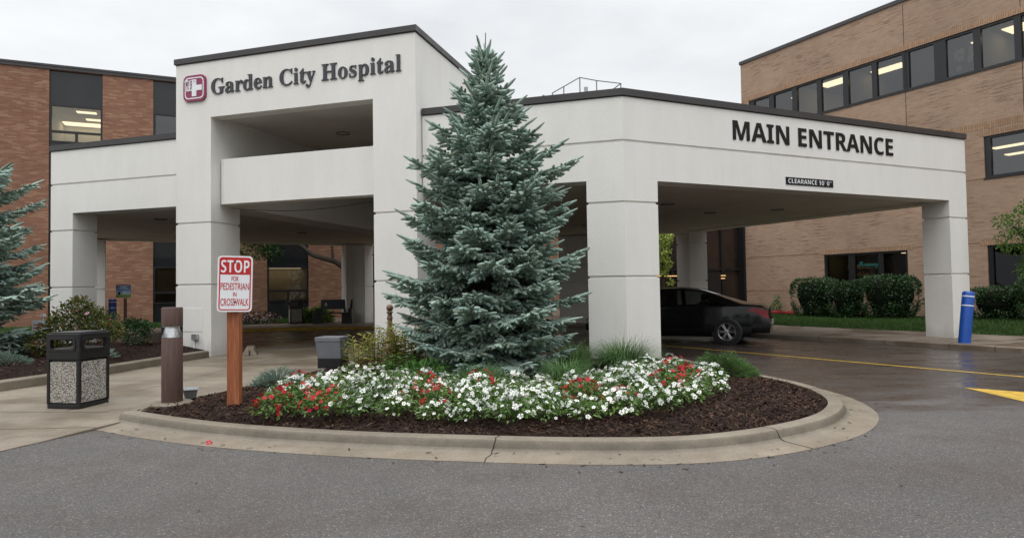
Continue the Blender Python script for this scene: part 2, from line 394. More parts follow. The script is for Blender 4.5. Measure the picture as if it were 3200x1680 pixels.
M['letter_black'] = flat('black_letters', (.010, .008, .009), .55, .25, 0, .1, 5)
M['maroon'] = flat('maroon_panel', (.25, .030, .085), .35, .5, 0, .08, 5)
M['steel'] = flat('galvanised_steel', (.42, .43, .45), .4, .5, .7, .15, 6)
M['grey_box'] = flat('grey_powder_coat', (.15, .155, .17), .5, .4, 0, .12, 5)

# ================================================================== the ground
def V2(x, y): return Vector((x, y))
def struct(o): o['kind'] = 'structure'; return o
def sheet(name, poly, z, mat, n=None):
    b = MB(); b.add([(p[0], p[1], z) for p in poly], [list(range(len(poly)))]); return struct(b.build(name, mat))
b = MB(); b.grid(lambda u, v: (-150 + 300 * u, -60 + 260 * v, 0), 6, 6); struct(b.build('road', M['asphalt']))

# island: mulch edge, clockwise seen from above starting front left
MUL = [(-4.50, 7.72), (-3.66, 7.23), (-2.81, 6.83), (-1.5, 6.41), (-.14, 6.13), (.7, 6.01), (1.45, 6.0), (2.05, 6.16), (2.61, 6.45), (3.08, 6.8),
       (3.43, 7.2), (3.70, 7.68), (3.86, 8.3), (3.88, 8.96), (3.72, 9.7), (3.45, 10.6), (3.2, 11.4), (3.05, 12.5), (2.2, 12.9), (-1.8, 13.9), (-3.05, 13.2), (-3.32, 11.75), (-3.88, 9.72)]
def smooth_path(P, k=4, closed=True):
    out = []; n = len(P)
    for i in range(n if closed else n - 1):
        p0, p1, p2, p3 = (Vector(P[(i + j) % n if closed else min(max(i + j, 0), n - 1)]) for j in (-1, 0, 1, 2))
        for q in range(k):
            t = q / k
            out.append(.5 * ((2 * p1) + (p2 - p0) * t + (2 * p0 - 5 * p1 + 4 * p2 - p3) * t * t + (3 * p1 - p0 - 3 * p2 + p3) * t ** 3))
    if not closed: out.append(Vector(P[-1]))
    return out
front = smooth_path(MUL[:18], 5, False)              # rounded front and right side
rest = [Vector(p) for p in MUL[18:]]
ISL = front + rest
def inside(p, poly):
    c = False; n = len(poly); j = n - 1
    for i in range(n):
        a, q = poly[i], poly[j]
        if (a[1] > p[1]) != (q[1] > p[1]) and p[0] < (q[0] - a[0]) * (p[1] - a[1]) / (q[1] - a[1]) + a[0]: c = not c
        j = i
    return c
def edge_dist(p, poly):
    best = 9
    for i in range(len(poly)):
        a = Vector(poly[i - 1]); q = Vector(poly[i]); e = q - a; t = max(0, min(1, (Vector(p) - a).dot(e) / max(e.length_squared, 1e-9))); best = min(best, (Vector(p) - a - e * t).length)
    return best
# mulch soil: gridded, slightly crowned, bumpy
def m_mulch():
    mt, nt, bb = new_mat('mulch'); v = wcoords(nt, (1, 1, 1))
    a = noise(nt, v, 24, 5, .7); g = noise(nt, v, 2, 3)
    c = ramp(nt, a, [(.3, (.006, .0035, .003)), (.55, (.020, .0105, .0075)), (.75, (.042, .023, .016))])
    nt.links.new(c, bb.inputs['Base Color']); bb.inputs['Roughness'].default_value = .85; bb.inputs['Specular IOR Level'].default_value = .12; bump(nt, bb, a, .9, .03); return mt
M['mulch'] = m_mulch()
M['mulch_chip'] = foliage('mulch_chip', [(.014, .007, .005), (.031, .016, .0105), (.052, .027, .018), (.019, .0095, .0065), (.095, .054, .036), (.037, .019, .012)], .7, 0, .12)
rng = np.random.default_rng(7)
def crown(p, poly, z0, z1, w=.9):
    d = edge_dist(p, poly); t = min(1, d / w); return z0 + (z1 - z0) * t * (2 - t)
def soil(name, poly, z0, z1, step=.16):
    import bmesh
    xs = [p[0] for p in poly]; ys = [p[1] for p in poly]
    bm = bmesh.new(); vs = [bm.verts.new((p[0], p[1], z0)) for p in poly]; bm.faces.new(vs)
    x = math.floor(min(xs)) + .031
    while x < max(xs):
        bmesh.ops.bisect_plane(bm, geom=bm.verts[:] + bm.edges[:] + bm.faces[:], plane_co=(x, 0, 0), plane_no=(1, 0, 0)); x += step
    y = math.floor(min(ys)) + .017
    while y < max(ys):
        bmesh.ops.bisect_plane(bm, geom=bm.verts[:] + bm.edges[:] + bm.faces[:], plane_co=(0, y, 0), plane_no=(0, 1, 0)); y += step
    r = random.Random(3)
    for q in bm.verts:
        h = crown((q.co.x, q.co.y), poly, z0, z1); q.co.z = h + (r.uniform(-.012, .012) if edge_dist((q.co.x, q.co.y), poly) > .03 else 0)
    me = bpy.data.meshes.new(name); bm.to_mesh(me); bm.free(); me.materials.append(M['mulch'])
    return struct(link(bpy.data.objects.new(name, me)))
soil('mulch_bed', [tuple(p) for p in ISL], .105, .165)
def chips(name, poly, n, zf, box, smin=.018, smax=.058):
    P = []
    while len(P) < n:
        p = (rng.uniform(box[0], box[1]), rng.uniform(box[2], box[3]))
        if inside(p, poly): P.append((p[0], p[1], zf(p)))
    P = np.array(P); n = len(P); a = rng.uniform(0, 6.28, n); el = rng.normal(0, .3, n); L = rng.uniform(smin, smax, n); Wd = L * rng.uniform(.12, .3, n)
    D = np.stack([np.cos(a) * np.cos(el), np.sin(a) * np.cos(el), np.sin(el)], 1); S = np.stack([-np.sin(a), np.cos(a), rng.normal(0, .6, n)], 1)
    P[:, 2] += np.abs(np.sin(el)) * L * .5 + rng.uniform(.0, .012, n)
    d = D * L[:, None] * .5; s = S * Wd[:, None] * .5
    V = np.stack([P - d - s, P + d - s * .6, P + d + s * .7, P - d + s], 1).reshape(-1, 3)
    o = np_mesh(name, V, np.arange(4 * n).reshape(-1, 4), M['mulch_chip']); o['kind'] = 'stuff'; return o
isl_poly = [tuple(p) for p in ISL]
chips('mulch_chips', isl_poly, 42000, lambda p: crown(p, isl_poly, .108, .168), (-4.6, 4.0, 5.9, 10.6))

# kerb and gutter round the island (offset is to the outside)
cen = Vector((0, 9.5))
OUT = front
kp = [(-.012, .02), (-.012, .118), (-.13, .124), (-.165, .115), (-.185, .085), (-.20, .045), (-.235, .024), (-.30, .016), (-.55, .006), (-.55, -.05), (-.02, -.05)]
# the path runs front-left -> right -> back: outside is on the right hand, so offsets are negative
b = MB(); b.sweep(OUT, [(o, z) for o, z in kp[1:8]] + [(-.30, -.05), (-.012, -.05)]); struct(b.build('kerb', M['kerb'], smooth=True))
b = MB(); b.sweep(OUT, [(-.3005, .016), (-.41, .011), (-.52, .005), (-.52, -.05), (-.3005, -.05)]); struct(b.build('gutter', M['gutter'], smooth=True))
b = MB(); b.sweep([Vector((-3.0, 13.6)), Vector((-3.32, 11.75)), Vector((-3.88, 9.72)), Vector((-4.505, 7.725))], [(-.0, .12), (-.12, .121), (-.15, .108), (-.16, .02), (-.16, -.05), (0, -.05)])
struct(b.build('plaza_kerb', M['kerb'], smooth=True))
# rounded end of the kerb at the front-left corner
b = MB(); b.lathe([(.185, -.05), (.185, .045), (.172, .09), (.14, .115), (.0, .121)], 20, (-4.50, 7.74, 0), cap=False); struct(b.build('kerb_end', M['kerb'], smooth=True))
# joints cut across kerb and gutter
def joint(p, q, w=.011):
    p = Vector(p); q = Vector(q); e = (q - p).normalized(); n_ = Vector((-e.y, e.x)); mid = []
    return p, q, e, n_
M['joint'] = flat('dark_joint', (.035, .028, .022), .9, .2)  # one dark tone for all the joint strips
def kerb_joint(i, skew=.0, wob=.012):
    p = OUT[i]; t = (OUT[i + 1] - OUT[i - 1]).normalized(); o = Vector((t.y, -t.x)); r = random.Random(i)
    zp = [(-.005, .119), (.02, .1215), (.13, .1262), (.166, .117), (.187, .087), (.202, .047), (.237, .0265), (.30, .0185), (.41, .0135), (.525, .0075)]
    Vv = []
    for k, (d, z) in enumerate(zp):
        c = p + o * d + t * (skew * d + r.uniform(-wob, wob)); hw = .004 + r.uniform(0, .003)
        Vv += [(c.x - t.x * hw, c.y - t.y * hw, z), (c.x + t.x * hw, c.y + t.y * hw, z)]
    bb = MB(); bb.add(Vv, [(2 * k, 2 * k + 1, 2 * k + 3, 2 * k + 2) for k in range(len(zp) - 1)]); return struct(bb.build('kerb_joint', M['joint'], fix=False))
def near_i(x, y): return min(range(2, len(OUT) - 2), key=lambda i: (OUT[i] - Vector((x, y))).length)
for x, y, s in ((-.13, 6.13, -.08), (2.35, 6.3, .15), (3.88, 8.6, .1)): kerb_joint(near_i(x, y), s)

# bits of bark and leaf washed on to the gutter
P = []
for k in range(150):
    i = rng.integers(2, len(OUT) - 12); p = OUT[i].lerp(OUT[i + 1], rng.uniform(0, 1)); t = (OUT[i + 1] - OUT[i]).normalized(); d = rng.uniform(.22, .56) if rng.uniform() < .6 else rng.uniform(.5, .75)
    P.append((p.x + t.y * d, p.y - t.x * d, .024 if d < .34 else .016 if d < .5 else .006))
P = np.array(P); n = len(P); a = rng.uniform(0, 6.28, n); L = rng.uniform(.006, .03, n); D = np.stack([np.cos(a), np.sin(a), 0 * a], 1) * L[:, None]; S = np.stack([-np.sin(a), np.cos(a), 0 * a], 1) * (L * .25)[:, None]
o = np_mesh('debris', np.stack([P - D - S, P + D - S, P + D + S, P - D + S], 1).reshape(-1, 3), np.arange(4 * n).reshape(-1, 4), M['mulch_chip']); o['kind'] = 'stuff'

# concrete plaza between the planter and the island: level at the back, falling to the road in front
def pz(y): return .088 if y > 9.2 else max(.010, .010 + (y - 6.6) / 2.6 * .078)
PL = [(-30, -2), (-6.2, -2), (-4.97, 6.25), (-4.70, 7.05), (-4.4, 7.85), (-3.7, 10.1), (-3.2, 12.0), (-2.9, 13.9), (-2.3, 18), (-2.0, 22.5), (-4.15, 22.5), (-6.64, 16.5), (-7.0, 14.6), (-7.62, 9.6), (-30, 4.9)]
def plaza():
    import bmesh
    bm = bmesh.new(); bm.faces.new([bm.verts.new((x, y, 0)) for x, y in PL])
    for y in (6.3, 6.6, 7.0, 7.6, 8.2, 9.2, 11, 13):
        bmesh.ops.bisect_plane(bm, geom=bm.verts[:] + bm.edges[:] + bm.faces[:], plane_co=(0, y, 0), plane_no=(0, 1, 0))
    for q in bm.verts: q.co.z = pz(q.co.y)
    r = bmesh.ops.extrude_face_region(bm, geom=bm.faces[:])
    for q in r['geom']:
        if isinstance(q, bmesh.types.BMVert): q.co.z -= .2
    bmesh.ops.recalc_face_normals(bm, faces=bm.faces)
    me = bpy.data.meshes.new('concrete_path'); bm.to_mesh(me); bm.free(); me.materials.append(M['plaza'])
    struct(link(bpy.data.objects.new('concrete_path', me)))
plaza()
def strip(name, pts, w, zoff, mat, zf=None):
    P = [Vector((p[0], p[1])) for p in pts]; Vv = []
    for i, p in enumerate(P):
        t = (P[min(i + 1, len(P) - 1)] - P[max(i - 1, 0)]).normalized(); o = Vector((-t.y, t.x)) * w / 2
        for s in (-1, 1):
            q = p + o * s; Vv.append((q.x, q.y, (zf(q.y) if zf else 0) + zoff))
    bb = MB(); bb.add(Vv, [(2 * k, 2 * k + 1, 2 * k + 3, 2 * k + 2) for k in range(len(P) - 1)]); return struct(bb.build(name, mat, fix=False))
def dense(a, c, n=12): return [(a[0] + (c[0] - a[0]) * i / n, a[1] + (c[1] - a[1]) * i / n) for i in range(n + 1)]
for a, c in (((-12, 7.0), (-4.66, 7.22)), ((-9.5, 8.35), (-5.0, 8.0)), ((-7.3, 10.6), (-3.65, 10.5)), ((-7.0, 12.6), (-3.15, 12.7)), ((-5.6, 8.1), (-4.9, 16.2))):
    strip('path_joint', dense(a, c), .012, .0012, M['joint'], pz)

# planter on the left: raised kerb, mulch
PK = [Vector((-9.2, 4.6)), Vector((-7.62, 9.6)), Vector((-7.2, 11.5)), Vector((-6.95, 13.0)), Vector((-6.68, 14.2))]
PK = smooth_path([tuple(p) for p in PK], 4, False)
b = MB(); b.sweep(PK, [(.0, .02), (0, .215), (.02, .235), (.15, .24), (.16, .2), (.16, .02)]); struct(b.build('planter_kerb', M['kerb'], smooth=True))
PB = [(p.x - .13, p.y + .03) for p in PK] + [(-7.0, 15.7), (-11.2, 16.9), (-18, 16.9), (-18, 4.6)]
soil('planter_soil', PB, .215, .33, .5)
chips('planter_chips', PB, 9000, lambda p: crown(p, PB, .217, .333), (-13.5, -6.7, 7.2, 16.5), .03, .07)

# far kerb with yellow face, pavement and lawns by the two brick wings
FK = [(-40, 9.5), (-22, 17.2), (-17.2, 20.3), (-14.0, 22.6), (-11.0, 24.2), (-8, 24.9), (-4.5, 24.9), (-.5, 24.9), (2.6, 24.0), (4.7, 21.5), (7.16, 18.04), (8.72, 16.15), (9.77, 14.5), (10.56, 13.3), (13.0, 9.6), (17, 3)]
FKs = smooth_path(FK, 4, False)
b = MB(); b.sweep(FKs, [(0, -.05), (0, .1), (.02, .115), (.16, .118), (.16, -.05)]); struct(b.build('pavement_kerb', M['walk'], smooth=True))
back = [(24, 3), (24, 50), (-45, 50), (-45, 9.5)]
b = MB(); q = [(p.x + .0, p.y) for p in FKs]
off = []
for i, p in enumerate(FKs):
    t = (FKs[min(i + 1, len(FKs) - 1)] - FKs[max(i - 1, 0)]).normalized(); off.append((p.x - t.y * .155, p.y + t.x * .155))
b.add([(x, y, .1165) for x, y in off + back], [list(range(len(off) + 4))]); struct(b.build('pavement', M['walk']))
# yellow paint on the kerb face at the far side
ys = [p for p in FKs if -12.6 < p.x < -.2]
b = MB(); b.sweep(ys, [(-.004, .01), (-.004, .1), (.017, .119), (.10, .1205), (.10, .112), (.02, .108), (.004, .095), (.004, .01)]); struct(b.build('kerb_paint', M['kerb_yellow']))
for x in range(6, len(FKs) - 4, 3):
    p = FKs[x]; t = (FKs[x + 1] - FKs[x - 1]).normalized(); o = Vector((-t.y, t.x)); Vv = []
    for d, z in ((-.003, .0), (-.003, .1), (.018, .119), (.165, .1215), (1.9, .1195)):
        for s in (-1, 1): Vv.append((p.x + o.x * d + t.x * .006 * s, p.y + o.y * d + t.y * .006 * s, z))
    bb = MB(); bb.add(Vv, [(2 * k, 2 * k + 1, 2 * k + 3, 2 * k + 2) for k in range(4)]); struct(bb.build('pavement_joint', M['joint'], fix=False))
# painted lines
strip('road_line', dense((2.2, 18.75), (3.83, 16.3), 3)[:-1] + dense((3.83, 16.3), (5.49, 13.8), 3)[:-1] + dense((5.49, 13.8), (7.98, 10.05), 4)[:-1] + [(7.98, 10.05), (9.8, 7.2), (11.5, 4.2)], .095, .004, M['yellow'])
strip('road_line', dense((-6.55, 16.53), (-4.3, 21.95), 4), .09, .004, M['yellow'], pz)
tip = Vector((6.37, 9.17)); ax = Vector((.38, -.925)).normalized(); sd_ = Vector((-ax.y, ax.x))
b = MB(); A_ = [tip, tip + ax * 1.02 + sd_ * .47, tip + ax * .98 + sd_ * .13, tip + ax * 2.6 + sd_ * .13, tip + ax * 2.6 - sd_ * .13, tip + ax * .98 - sd_ * .13, tip + ax * 1.02 - sd_ * .47]
b.add([(p.x, p.y, .004) for p in A_], [list(range(7))]); struct(b.build('road_arrow', M['yellow']))

# ================================================================== the porte-cochere
ZL, ZU, ZS, ZM, ZCB, ZCT, ZTO, ZTB, ZTT = 1.687, 3.08, 3.507, 4.231, 5.08, 5.21, 5.4525, 6.736, 6.86
T1 = Vector((.9564, -.292)); N1 = Vector((.292, .9564)); T2 = Vector((.9127, .4087)); N2 = Vector((-.4087, .9127))
C0 = Vector((-7.65, 14.67))
def tw(u, v): return C0 + T1 * u + N1 * v
A = Vector((-11.47, 15.95)); BL = Vector((-15.75, 23.67)); BMc = Vector((-6.9, 28.9)); BR = Vector((6.92, 24.52)); K = Vector((11.45, 16.146)); I = Vector((2.114, 11.964)); H = tw(6.02, .255)
A = tw(-3.99, .12)
canopy = thing('hospital_canopy', 'white stucco drive-through canopy with a tall sign tower and grooved columns', 'canopy', (0, 14, 0))
CO = root_of(canopy)
GW = .027
def fascia_prof():
    g = .03
    return [(0, ZS), (0, ZM - GW), (g, ZM - GW + .006), (g, ZM + GW - .006), (0, ZM + GW), (0, ZCB + .03), (.45, ZCB + .03), (.45, ZS)]
path = [tw(-.02, .12), A, BL, BMc, BR, K, I, tw(6.04, .255)]   # outside on the right hand -> inward offset = left... (runs clockwise)
def area(P): return sum(P[i].x * P[(i + 1) % len(P)].y - P[(i + 1) % len(P)].x * P[i].y for i in range(len(P)))
sgn = 1 if area(path) > 0 else -1
b = MB(); b.sweep(path, [(o * sgn, z) for o, z in fascia_prof()]); b.build('fascia', M['stucco'], canopy, CO)
b = MB(); b.sweep(path, [(o * sgn, z) for o, z in ((-.035, ZCB), (-.035, ZCT), (.3, ZCT + .012), (.3, ZCB - .02), (.004, ZCB - .02), (-.004, ZCB - .02), (-.012, ZCB - .012), (-.012, ZCB))]); b.build('roof_edge', M['bronze'], canopy, CO)
TD = 9.0
def in_(p, q, d=.44):   # a touch inside the beam
    return p
Lp = [A + (BL - A).normalized() * .44 + T1 * .2, tw(.6, .3), tw(.6, TD - .15), BMc + Vector((.0, -.5)), BL + Vector((.55, -.1))]
Rp = [tw(5.4, .45), I + Vector((-.06, .45)), K + N2 * .44 - T2 * .44, BR + Vector((-.5, -.25)), BMc + Vector((0, -.5)), tw(5.4, TD - .15)]
Mp = [tw(.6, TD - .15), tw(5.4, TD - .15), BMc + Vector((0, -.5))]
b = MB()
for P in (Lp, Rp, Mp): b.prism([(p.x, p.y) for p in P], ZS + .035, ZS + .16)
b.build('soffit', M['soffit'], canopy, CO)
b = MB()
for P in (Lp, Rp, Mp): b.prism([(p.x, p.y) for p in P], ZCB - .1, ZCT - .06)
b.build('roof', M['roof'], canopy, CO)
# recessed downlights
M['lamp_dark'] = flat('dark_recessed_can', (.02, .018, .016), .5)
for p in ((3.9, 16.0), (5.6, 18.1), (7.3, 17.6), (-6.0, 19.5), (-7.3, 22.4), (-3.2, 25.3), (-9.6, 17.6), (-10.6, 20.5), (.6, 17.5), (2.5, 21.3)):
    b = MB(); b.lathe([(.17, 0), (.17, -.012), (.15, -.012), (.13, .02), (.0, .03)], 20, (p[0], p[1], ZS + .0335), cap=False); b.build('downlight', M['lamp_dark'], canopy, CO, smooth=True)
def shrink(poly, d):
    P = [Vector((p[0], p[1])) for p in poly]; n = len(P); s = 1 if area(P) > 0 else -1; out = []
    for i in range(n):
        e0 = (P[i] - P[i - 1]).normalized(); e1 = (P[(i + 1) % n] - P[i]).normalized()
        n0 = Vector((-e0.y, e0.x)) * s; n1 = Vector((-e1.y, e1.x)) * s; bb = n0 + n1; bb = bb / max(bb.dot(n0), .25); out.append(P[i] + bb * d)
    return out
def column(poly, ztop=ZS, z0=.05, grooves=(ZL, ZU)):
    bb = MB(); n = len(poly); ins = shrink(poly, .028); prof = [(0, z0)]
    for g in grooves: prof += [(0, g - GW), (1, g - GW + .005), (1, g + GW - .005), (0, g + GW)]
    prof.append((0, ztop)); Vv = []; F = []
    for k, z in prof:
        for p in (ins if k else poly): Vv.append((p[0], p[1], z))
    for j in range(len(prof) - 1):
        for i in range(n): F.append((j * n + i, j * n + (i + 1) % n, (j + 1) * n + (i + 1) % n, (j + 1) * n + i))
    F.append(list(range(n))); F.append([(len(prof) - 1) * n + i for i in range(n)])
    bb.add(Vv, F); return bb.build('column', M['stucco'], canopy, CO)
endL = (BL - A).normalized(); endR = (BR - K).normalized()
column([A, A + T1 * .72, A + T1 * .72 + N1 * .66, A + endL * .72])
column([K, K + endR * .69, K - T2 * .69 + N2 * .69, K - T2 * .69])
column([I, I + T2 * .76, I + T2 * .76 + N2 * .6, I + Vector((-.08, .66)), I - T1 * .71 + N1 * .6, I - T1 * .71])
e1 = (BMc - BL).normalized(); e2 = (BR - BMc).normalized(); nb1 = Vector((e1.y, -e1.x)); nb2 = Vector((e2.y, -e2.x))
column([BL, BL + e1 * .7, BL + e1 * .7 + nb1 * .7, BL - endL * .7])
column([BMc, BMc - e1 * .75, BMc - e1 * .75 + nb1 * .7, BMc + Vector((-.05, -.75)), BMc + e2 * .75 + nb2 * .7, BMc + e2 * .75])
column([BR, BR - e2 * .62, BR - e2 * .62 - endR * .69, BR - endR * .69])
q = BMc + e2 * 9.4; column([q, q + e2 * 1.5, q + e2 * 1.5 + nb2 * .7, q + nb2 * .7])
# sign tower: two piers, header, side walls, back wall
PW = .97
column([tw(0, 0), tw(PW, 0), tw(PW, .93), tw(0, .93)], ZTO)
column([tw(5.05, 0), tw(6.02, 0), tw(6.02, .93), tw(5.05, .93)], ZTO)
def wallbox(name, u0, u1, v0, v1, z0, z1, mat='stucco'):
    bb = MB(); bb.prism([tuple(tw(u0, v0)), tuple(tw(u1, v0)), tuple(tw(u1, v1)), tuple(tw(u0, v1))], z0, z1); return bb.build(name, M[mat], canopy, CO)
wallbox('header', 0, 6.02, 0, .32, ZTO, ZTB + .02)
wallbox('tower_wall', 0, PW, .93, TD, ZS, ZTB + .02)
wallbox('tower_wall', 5.05, 6.02, .93, TD, ZS, ZTB + .02)
wallbox('tower_wall', PW, 5.05, TD - .3, TD, ZS, ZTB + .02)
wallbox('tower_cheek', 0, PW, .32, .93, ZTO, ZTB + .02); wallbox('tower_cheek', 5.05, 6.02, .32, .93, ZTO, ZTB + .02)
wallbox('tower_ceiling', PW, 5.05, .32, TD - .3, ZTO + .07, ZTO + .2, 'soffit')
wallbox('tower_roof', .2, 5.82, .2, TD - .2, ZTB + .02, ZTB + .05, 'roof')
b = MB(); tp = [tw(0, 0), tw(6.02, 0), tw(6.02, TD), tw(0, TD)]; s_ = 1 if area(tp) > 0 else -1
b.sweep(tp, [(o * s_, z) for o, z in ((-.035, ZTB), (-.035, ZTT), (.3, ZTT + .01), (.3, ZTB - .02), (.003, ZTB - .02), (-.012, ZTB - .02), (-.012, ZTB))], closed=True); b.build('roof_edge', M['bronze'], canopy, CO)
# balcony panel between the piers, its left end rounded into the reveal
pts = [tw(PW - .0, .42), tw(PW + .02, .30), tw(PW + .07, .245), tw(PW + .16, .222), tw(5.05, .222), tw(5.05, .55), tw(PW, .55)]
b = MB(); b.prism([tuple(p) for p in pts], ZS, 4.53); b.build('balcony_panel', M['stucco'], canopy, CO)
p = tw(2.75, 2.6); b = MB(); b.lathe([(.17, 0), (.17, -.012), (.15, -.012), (.13, .02), (0, .03)], 20, (p.x, p.y, ZTO + .0685), cap=False); b.build('downlight', M['lamp_dark'], canopy, CO, smooth=True)
# small fittings on the tower: access panel, outlet box with conduit, floodlight bracket
def on_tower(u0, u1, z0, z1, d, name, mat, d0=.0):
    bb = MB(); bb.prism([tuple(tw(u0, -d)), tuple(tw(u1, -d)), tuple(tw(u1, d0)), tuple(tw(u0, d0))], z0, z1); return bb
u0, z1_ = wp(568, 963, C0, T1); u1, z0_ = wp(633, 1035, C0, T1)
on_tower(u0, u1, z0_, z1_, .008, '', '').build('access_panel', M['stucco'], canopy, CO)
u0, z1_ = wp(604.5, 1043, C0, T1); u1, z0_ = wp(622, 1061, C0, T1)
ob = thing('outlet_box', 'small grey weatherproof outlet box with conduit low on the left sign pier', 'outlet box', (tw(u0, -.05).x, tw(u0, -.05).y, z0_)); oo = root_of(ob)
on_tower(u0, u1, z0_, z1_, .07, '', '').build('box_body', M['steel'], ob, oo, bevel=.008)
p = tw((u0 + u1) / 2 - .03, -.03); b = MB(); b.tube([(p.x, p.y, z0_ + .002), (p.x, p.y, .12)], .016, 8); b.build('conduit', M['white_band'], ob, oo)
# lamps under the roof of the tower: a thin cable
b = MB(); a0, a1 = tw(1.0, .6), tw(5.0, .6)
b.tube([a0.lerp(a1, i / 10).to_3d() + Vector((0, 0, ZS - .05 - .14 * math.sin(math.pi * i / 10))) for i in range(11)], .006, 5); b.build('cable', M['black_frame'], canopy, CO)

# ================================================================== lettering
def text_mesh(body, want_caps='H', fat=0.0):
    def raw(s):
        c = bpy.data.curves.new('text', 'FONT'); c.body = s; c.offset = fat; o = bpy.data.objects.new('text', c); COL.objects.link(o)
        dg = bpy.context.evaluated_depsgraph_get(); me = bpy.data.meshes.new_from_object(o.evaluated_get(dg))
        V = [tuple(v.co) for v in me.vertices]; F = [tuple(p.vertices) for p in me.polygons]
        bpy.data.objects.remove(o); bpy.data.curves.remove(c); bpy.data.meshes.remove(me); return V, F
    V, F = raw(body); Hv, _ = raw(want_caps)
    return V, F, max(v[1] for v in Hv)
def bold(s, U, l, dig=None):
    out = ''
    for ch in s:
        if 'A' <= ch <= 'Z': out += chr(U + ord(ch) - 65)
        elif 'a' <= ch <= 'z': out += chr(l + ord(ch) - 97)
        elif dig and ch.isdigit(): out += chr(dig + ord(ch) - 48)
        else: out += ch
    return out
SERIF = lambda s: bold(s, 0x1D400, 0x1D41A); SANS = lambda s: bold(s, 0x1D5D4, 0x1D5EE, 0x1D7EC); SCRIPT = lambda s: bold(s, 0x1D4D0, 0x1D4EA)
def lettering(name, body, caps, width, height, P, X, Nn, thick, mat, parent=None, origin=None, base=0.0, z=0.0, fat=0.0):
    """letters standing on a face: P = baseline left point (3d), X = unit along, Nn = outward"""
    V, F, ch = text_mesh(body, caps, fat)
    x0 = min(v[0] for v in V); x1 = max(v[0] for v in V); sx = width / (x1 - x0); sy = height / ch
    from collections import Counter
    ec = Counter()
    for f in F:
        for i in range(len(f)): ec[(f[i], f[(i + 1) % len(f)])] += 1
    n = len(V); P = Vector(P); X = Vector(X); Nn = Vector(Nn); Y = Vector((0, 0, 1)) if abs(Nn.z) < .5 else Nn.cross(X)
    if abs(Nn.z) < .5 and base: Y = base
    def at(v, d): return P + X * ((v[0] - x0) * sx) + Y * (v[1] * sy) + Nn * d
    VV = [at(v, thick) for v in V] + [at(v, .0005) for v in V]; FF = [list(f) for f in F]
    for (a, c) in ec:
        if (c, a) not in ec: FF.append([c, a, a + n, c + n])
    bb = MB(); bb.add(VV, FF); return bb.build(name, mat, parent, origin, fix=False)
def split_letters(o, name, label, cat):
    """one mesh of a line of text -> a thing whose parts are its letters"""
    me = o.data; iv = []; n = len(me.vertices); par = list(range(n))
    def find(a):
        while par[a] != a: par[a] = par[par[a]]; a = par[a]
        return a
    for e in me.edges:
        a, c = find(e.vertices[0]), find(e.vertices[1])
        if a != c: par[a] = c
    ax = LET_AX; isl = {}
    for i, v in enumerate(me.vertices): isl.setdefault(find(i), []).append(i)
    rows = sorted((min(me.vertices[i].co.dot(ax) for i in g), max(me.vertices[i].co.dot(ax) for i in g), g) for g in isl.values())
    letters = []
    for lo, hi, g in rows:
        if letters and lo < letters[-1][1] - .25 * min(hi - lo, letters[-1][1] - letters[-1][0]): letters[-1][1] = max(hi, letters[-1][1]); letters[-1][2] += g
        else: letters.append([lo, hi, list(g)])
    c = sum((v.co for v in me.vertices), Vector()) / n; t = thing(name, label, cat, c); mt = me.materials[0]
    for lo, hi, g in letters:
        gs = {i: k for k, i in enumerate(g)}; bb = MB(); bb.add([me.vertices[i].co for i in g], [[gs[i] for i in p.vertices] for p in me.polygons if p.vertices[0] in gs]); bb.build('letter', mt, t, c, fix=False)
    bpy.data.objects.remove(o); return t
def tw3(u, v, z): p = tw(u, v); return Vector((p.x, p.y, z))
X1 = T1.to_3d(); O1 = (-N1).to_3d(); X2 = T2.to_3d(); O2 = (-N2).to_3d()
# Garden City Hospital
u0, zb0 = wp(662, 293.5, C0, T1); u1, zb1 = wp(1255, 225.2, C0, T1)
_, zc0 = wp(680, 241.5, C0, T1); uh, zh = wp(1012, 251.5, C0, T1); _, zh1 = wp(1012, 201.5, C0, T1)
zb = (zb0 + zb1) / 2
o = lettering('wall_lettering', SERIF('Garden City Hospital'), SERIF('H'), u1 - u0, zh1 - zh, tw3(u0, 0, zb), X1, O1, .028, M['letter_grey'])
LET_AX = X1; split_letters(o, 'wall_lettering', 'raised charcoal serif letters reading Garden City Hospital on the white tower', 'sign letters')
# emblem
def rrect(w, h, r, n=6, cx=0, cy=0):
    P = []
    for (sx, sy, a0) in ((1, 1, 0), (-1, 1, 90), (-1, -1, 180), (1, -1, 270)):
        for i in range(n + 1):
            a = R(a0 + 90 * i / n); P.append((cx + sx * (w / 2 - r) + r * math.cos(a), cy + sy * (h / 2 - r) + r * math.sin(a)))
    return P
def plate(poly, d0, d1, P, X, Nn, Y=Vector((0, 0, 1))):
    bb = MB(); n = len(poly); at = lambda p, d: Vector(P) + Vector(X) * p[0] + Y * p[1] + Vector(Nn) * d
    bb.add([at(p, d0) for p in poly] + [at(p, d1) for p in poly], [list(range(n))[::-1], list(range(n, 2 * n))] + [(i, (i + 1) % n, n + (i + 1) % n, n + i) for i in range(n)]); return bb
def ring(po, pi, d0, d1, P, X, Nn, Y=Vector((0, 0, 1))):
    bb = MB(); n = len(po); at = lambda p, d: Vector(P) + Vector(X) * p[0] + Y * p[1] + Vector(Nn) * d
    bb.add([at(p, d1) for p in po] + [at(p, d1) for p in pi] + [at(p, d0) for p in po] + [at(p, d0) for p in pi],
           [(i, (i + 1) % n, n + (i + 1) % n, n + i) for i in range(n)] + [(i, 2 * n + i, 2 * n + (i + 1) % n, (i + 1) % n) for i in range(n)] + [(n + i, n + (i + 1) % n, 3 * n + (i + 1) % n, 3 * n + i) for i in range(n)]); return bb
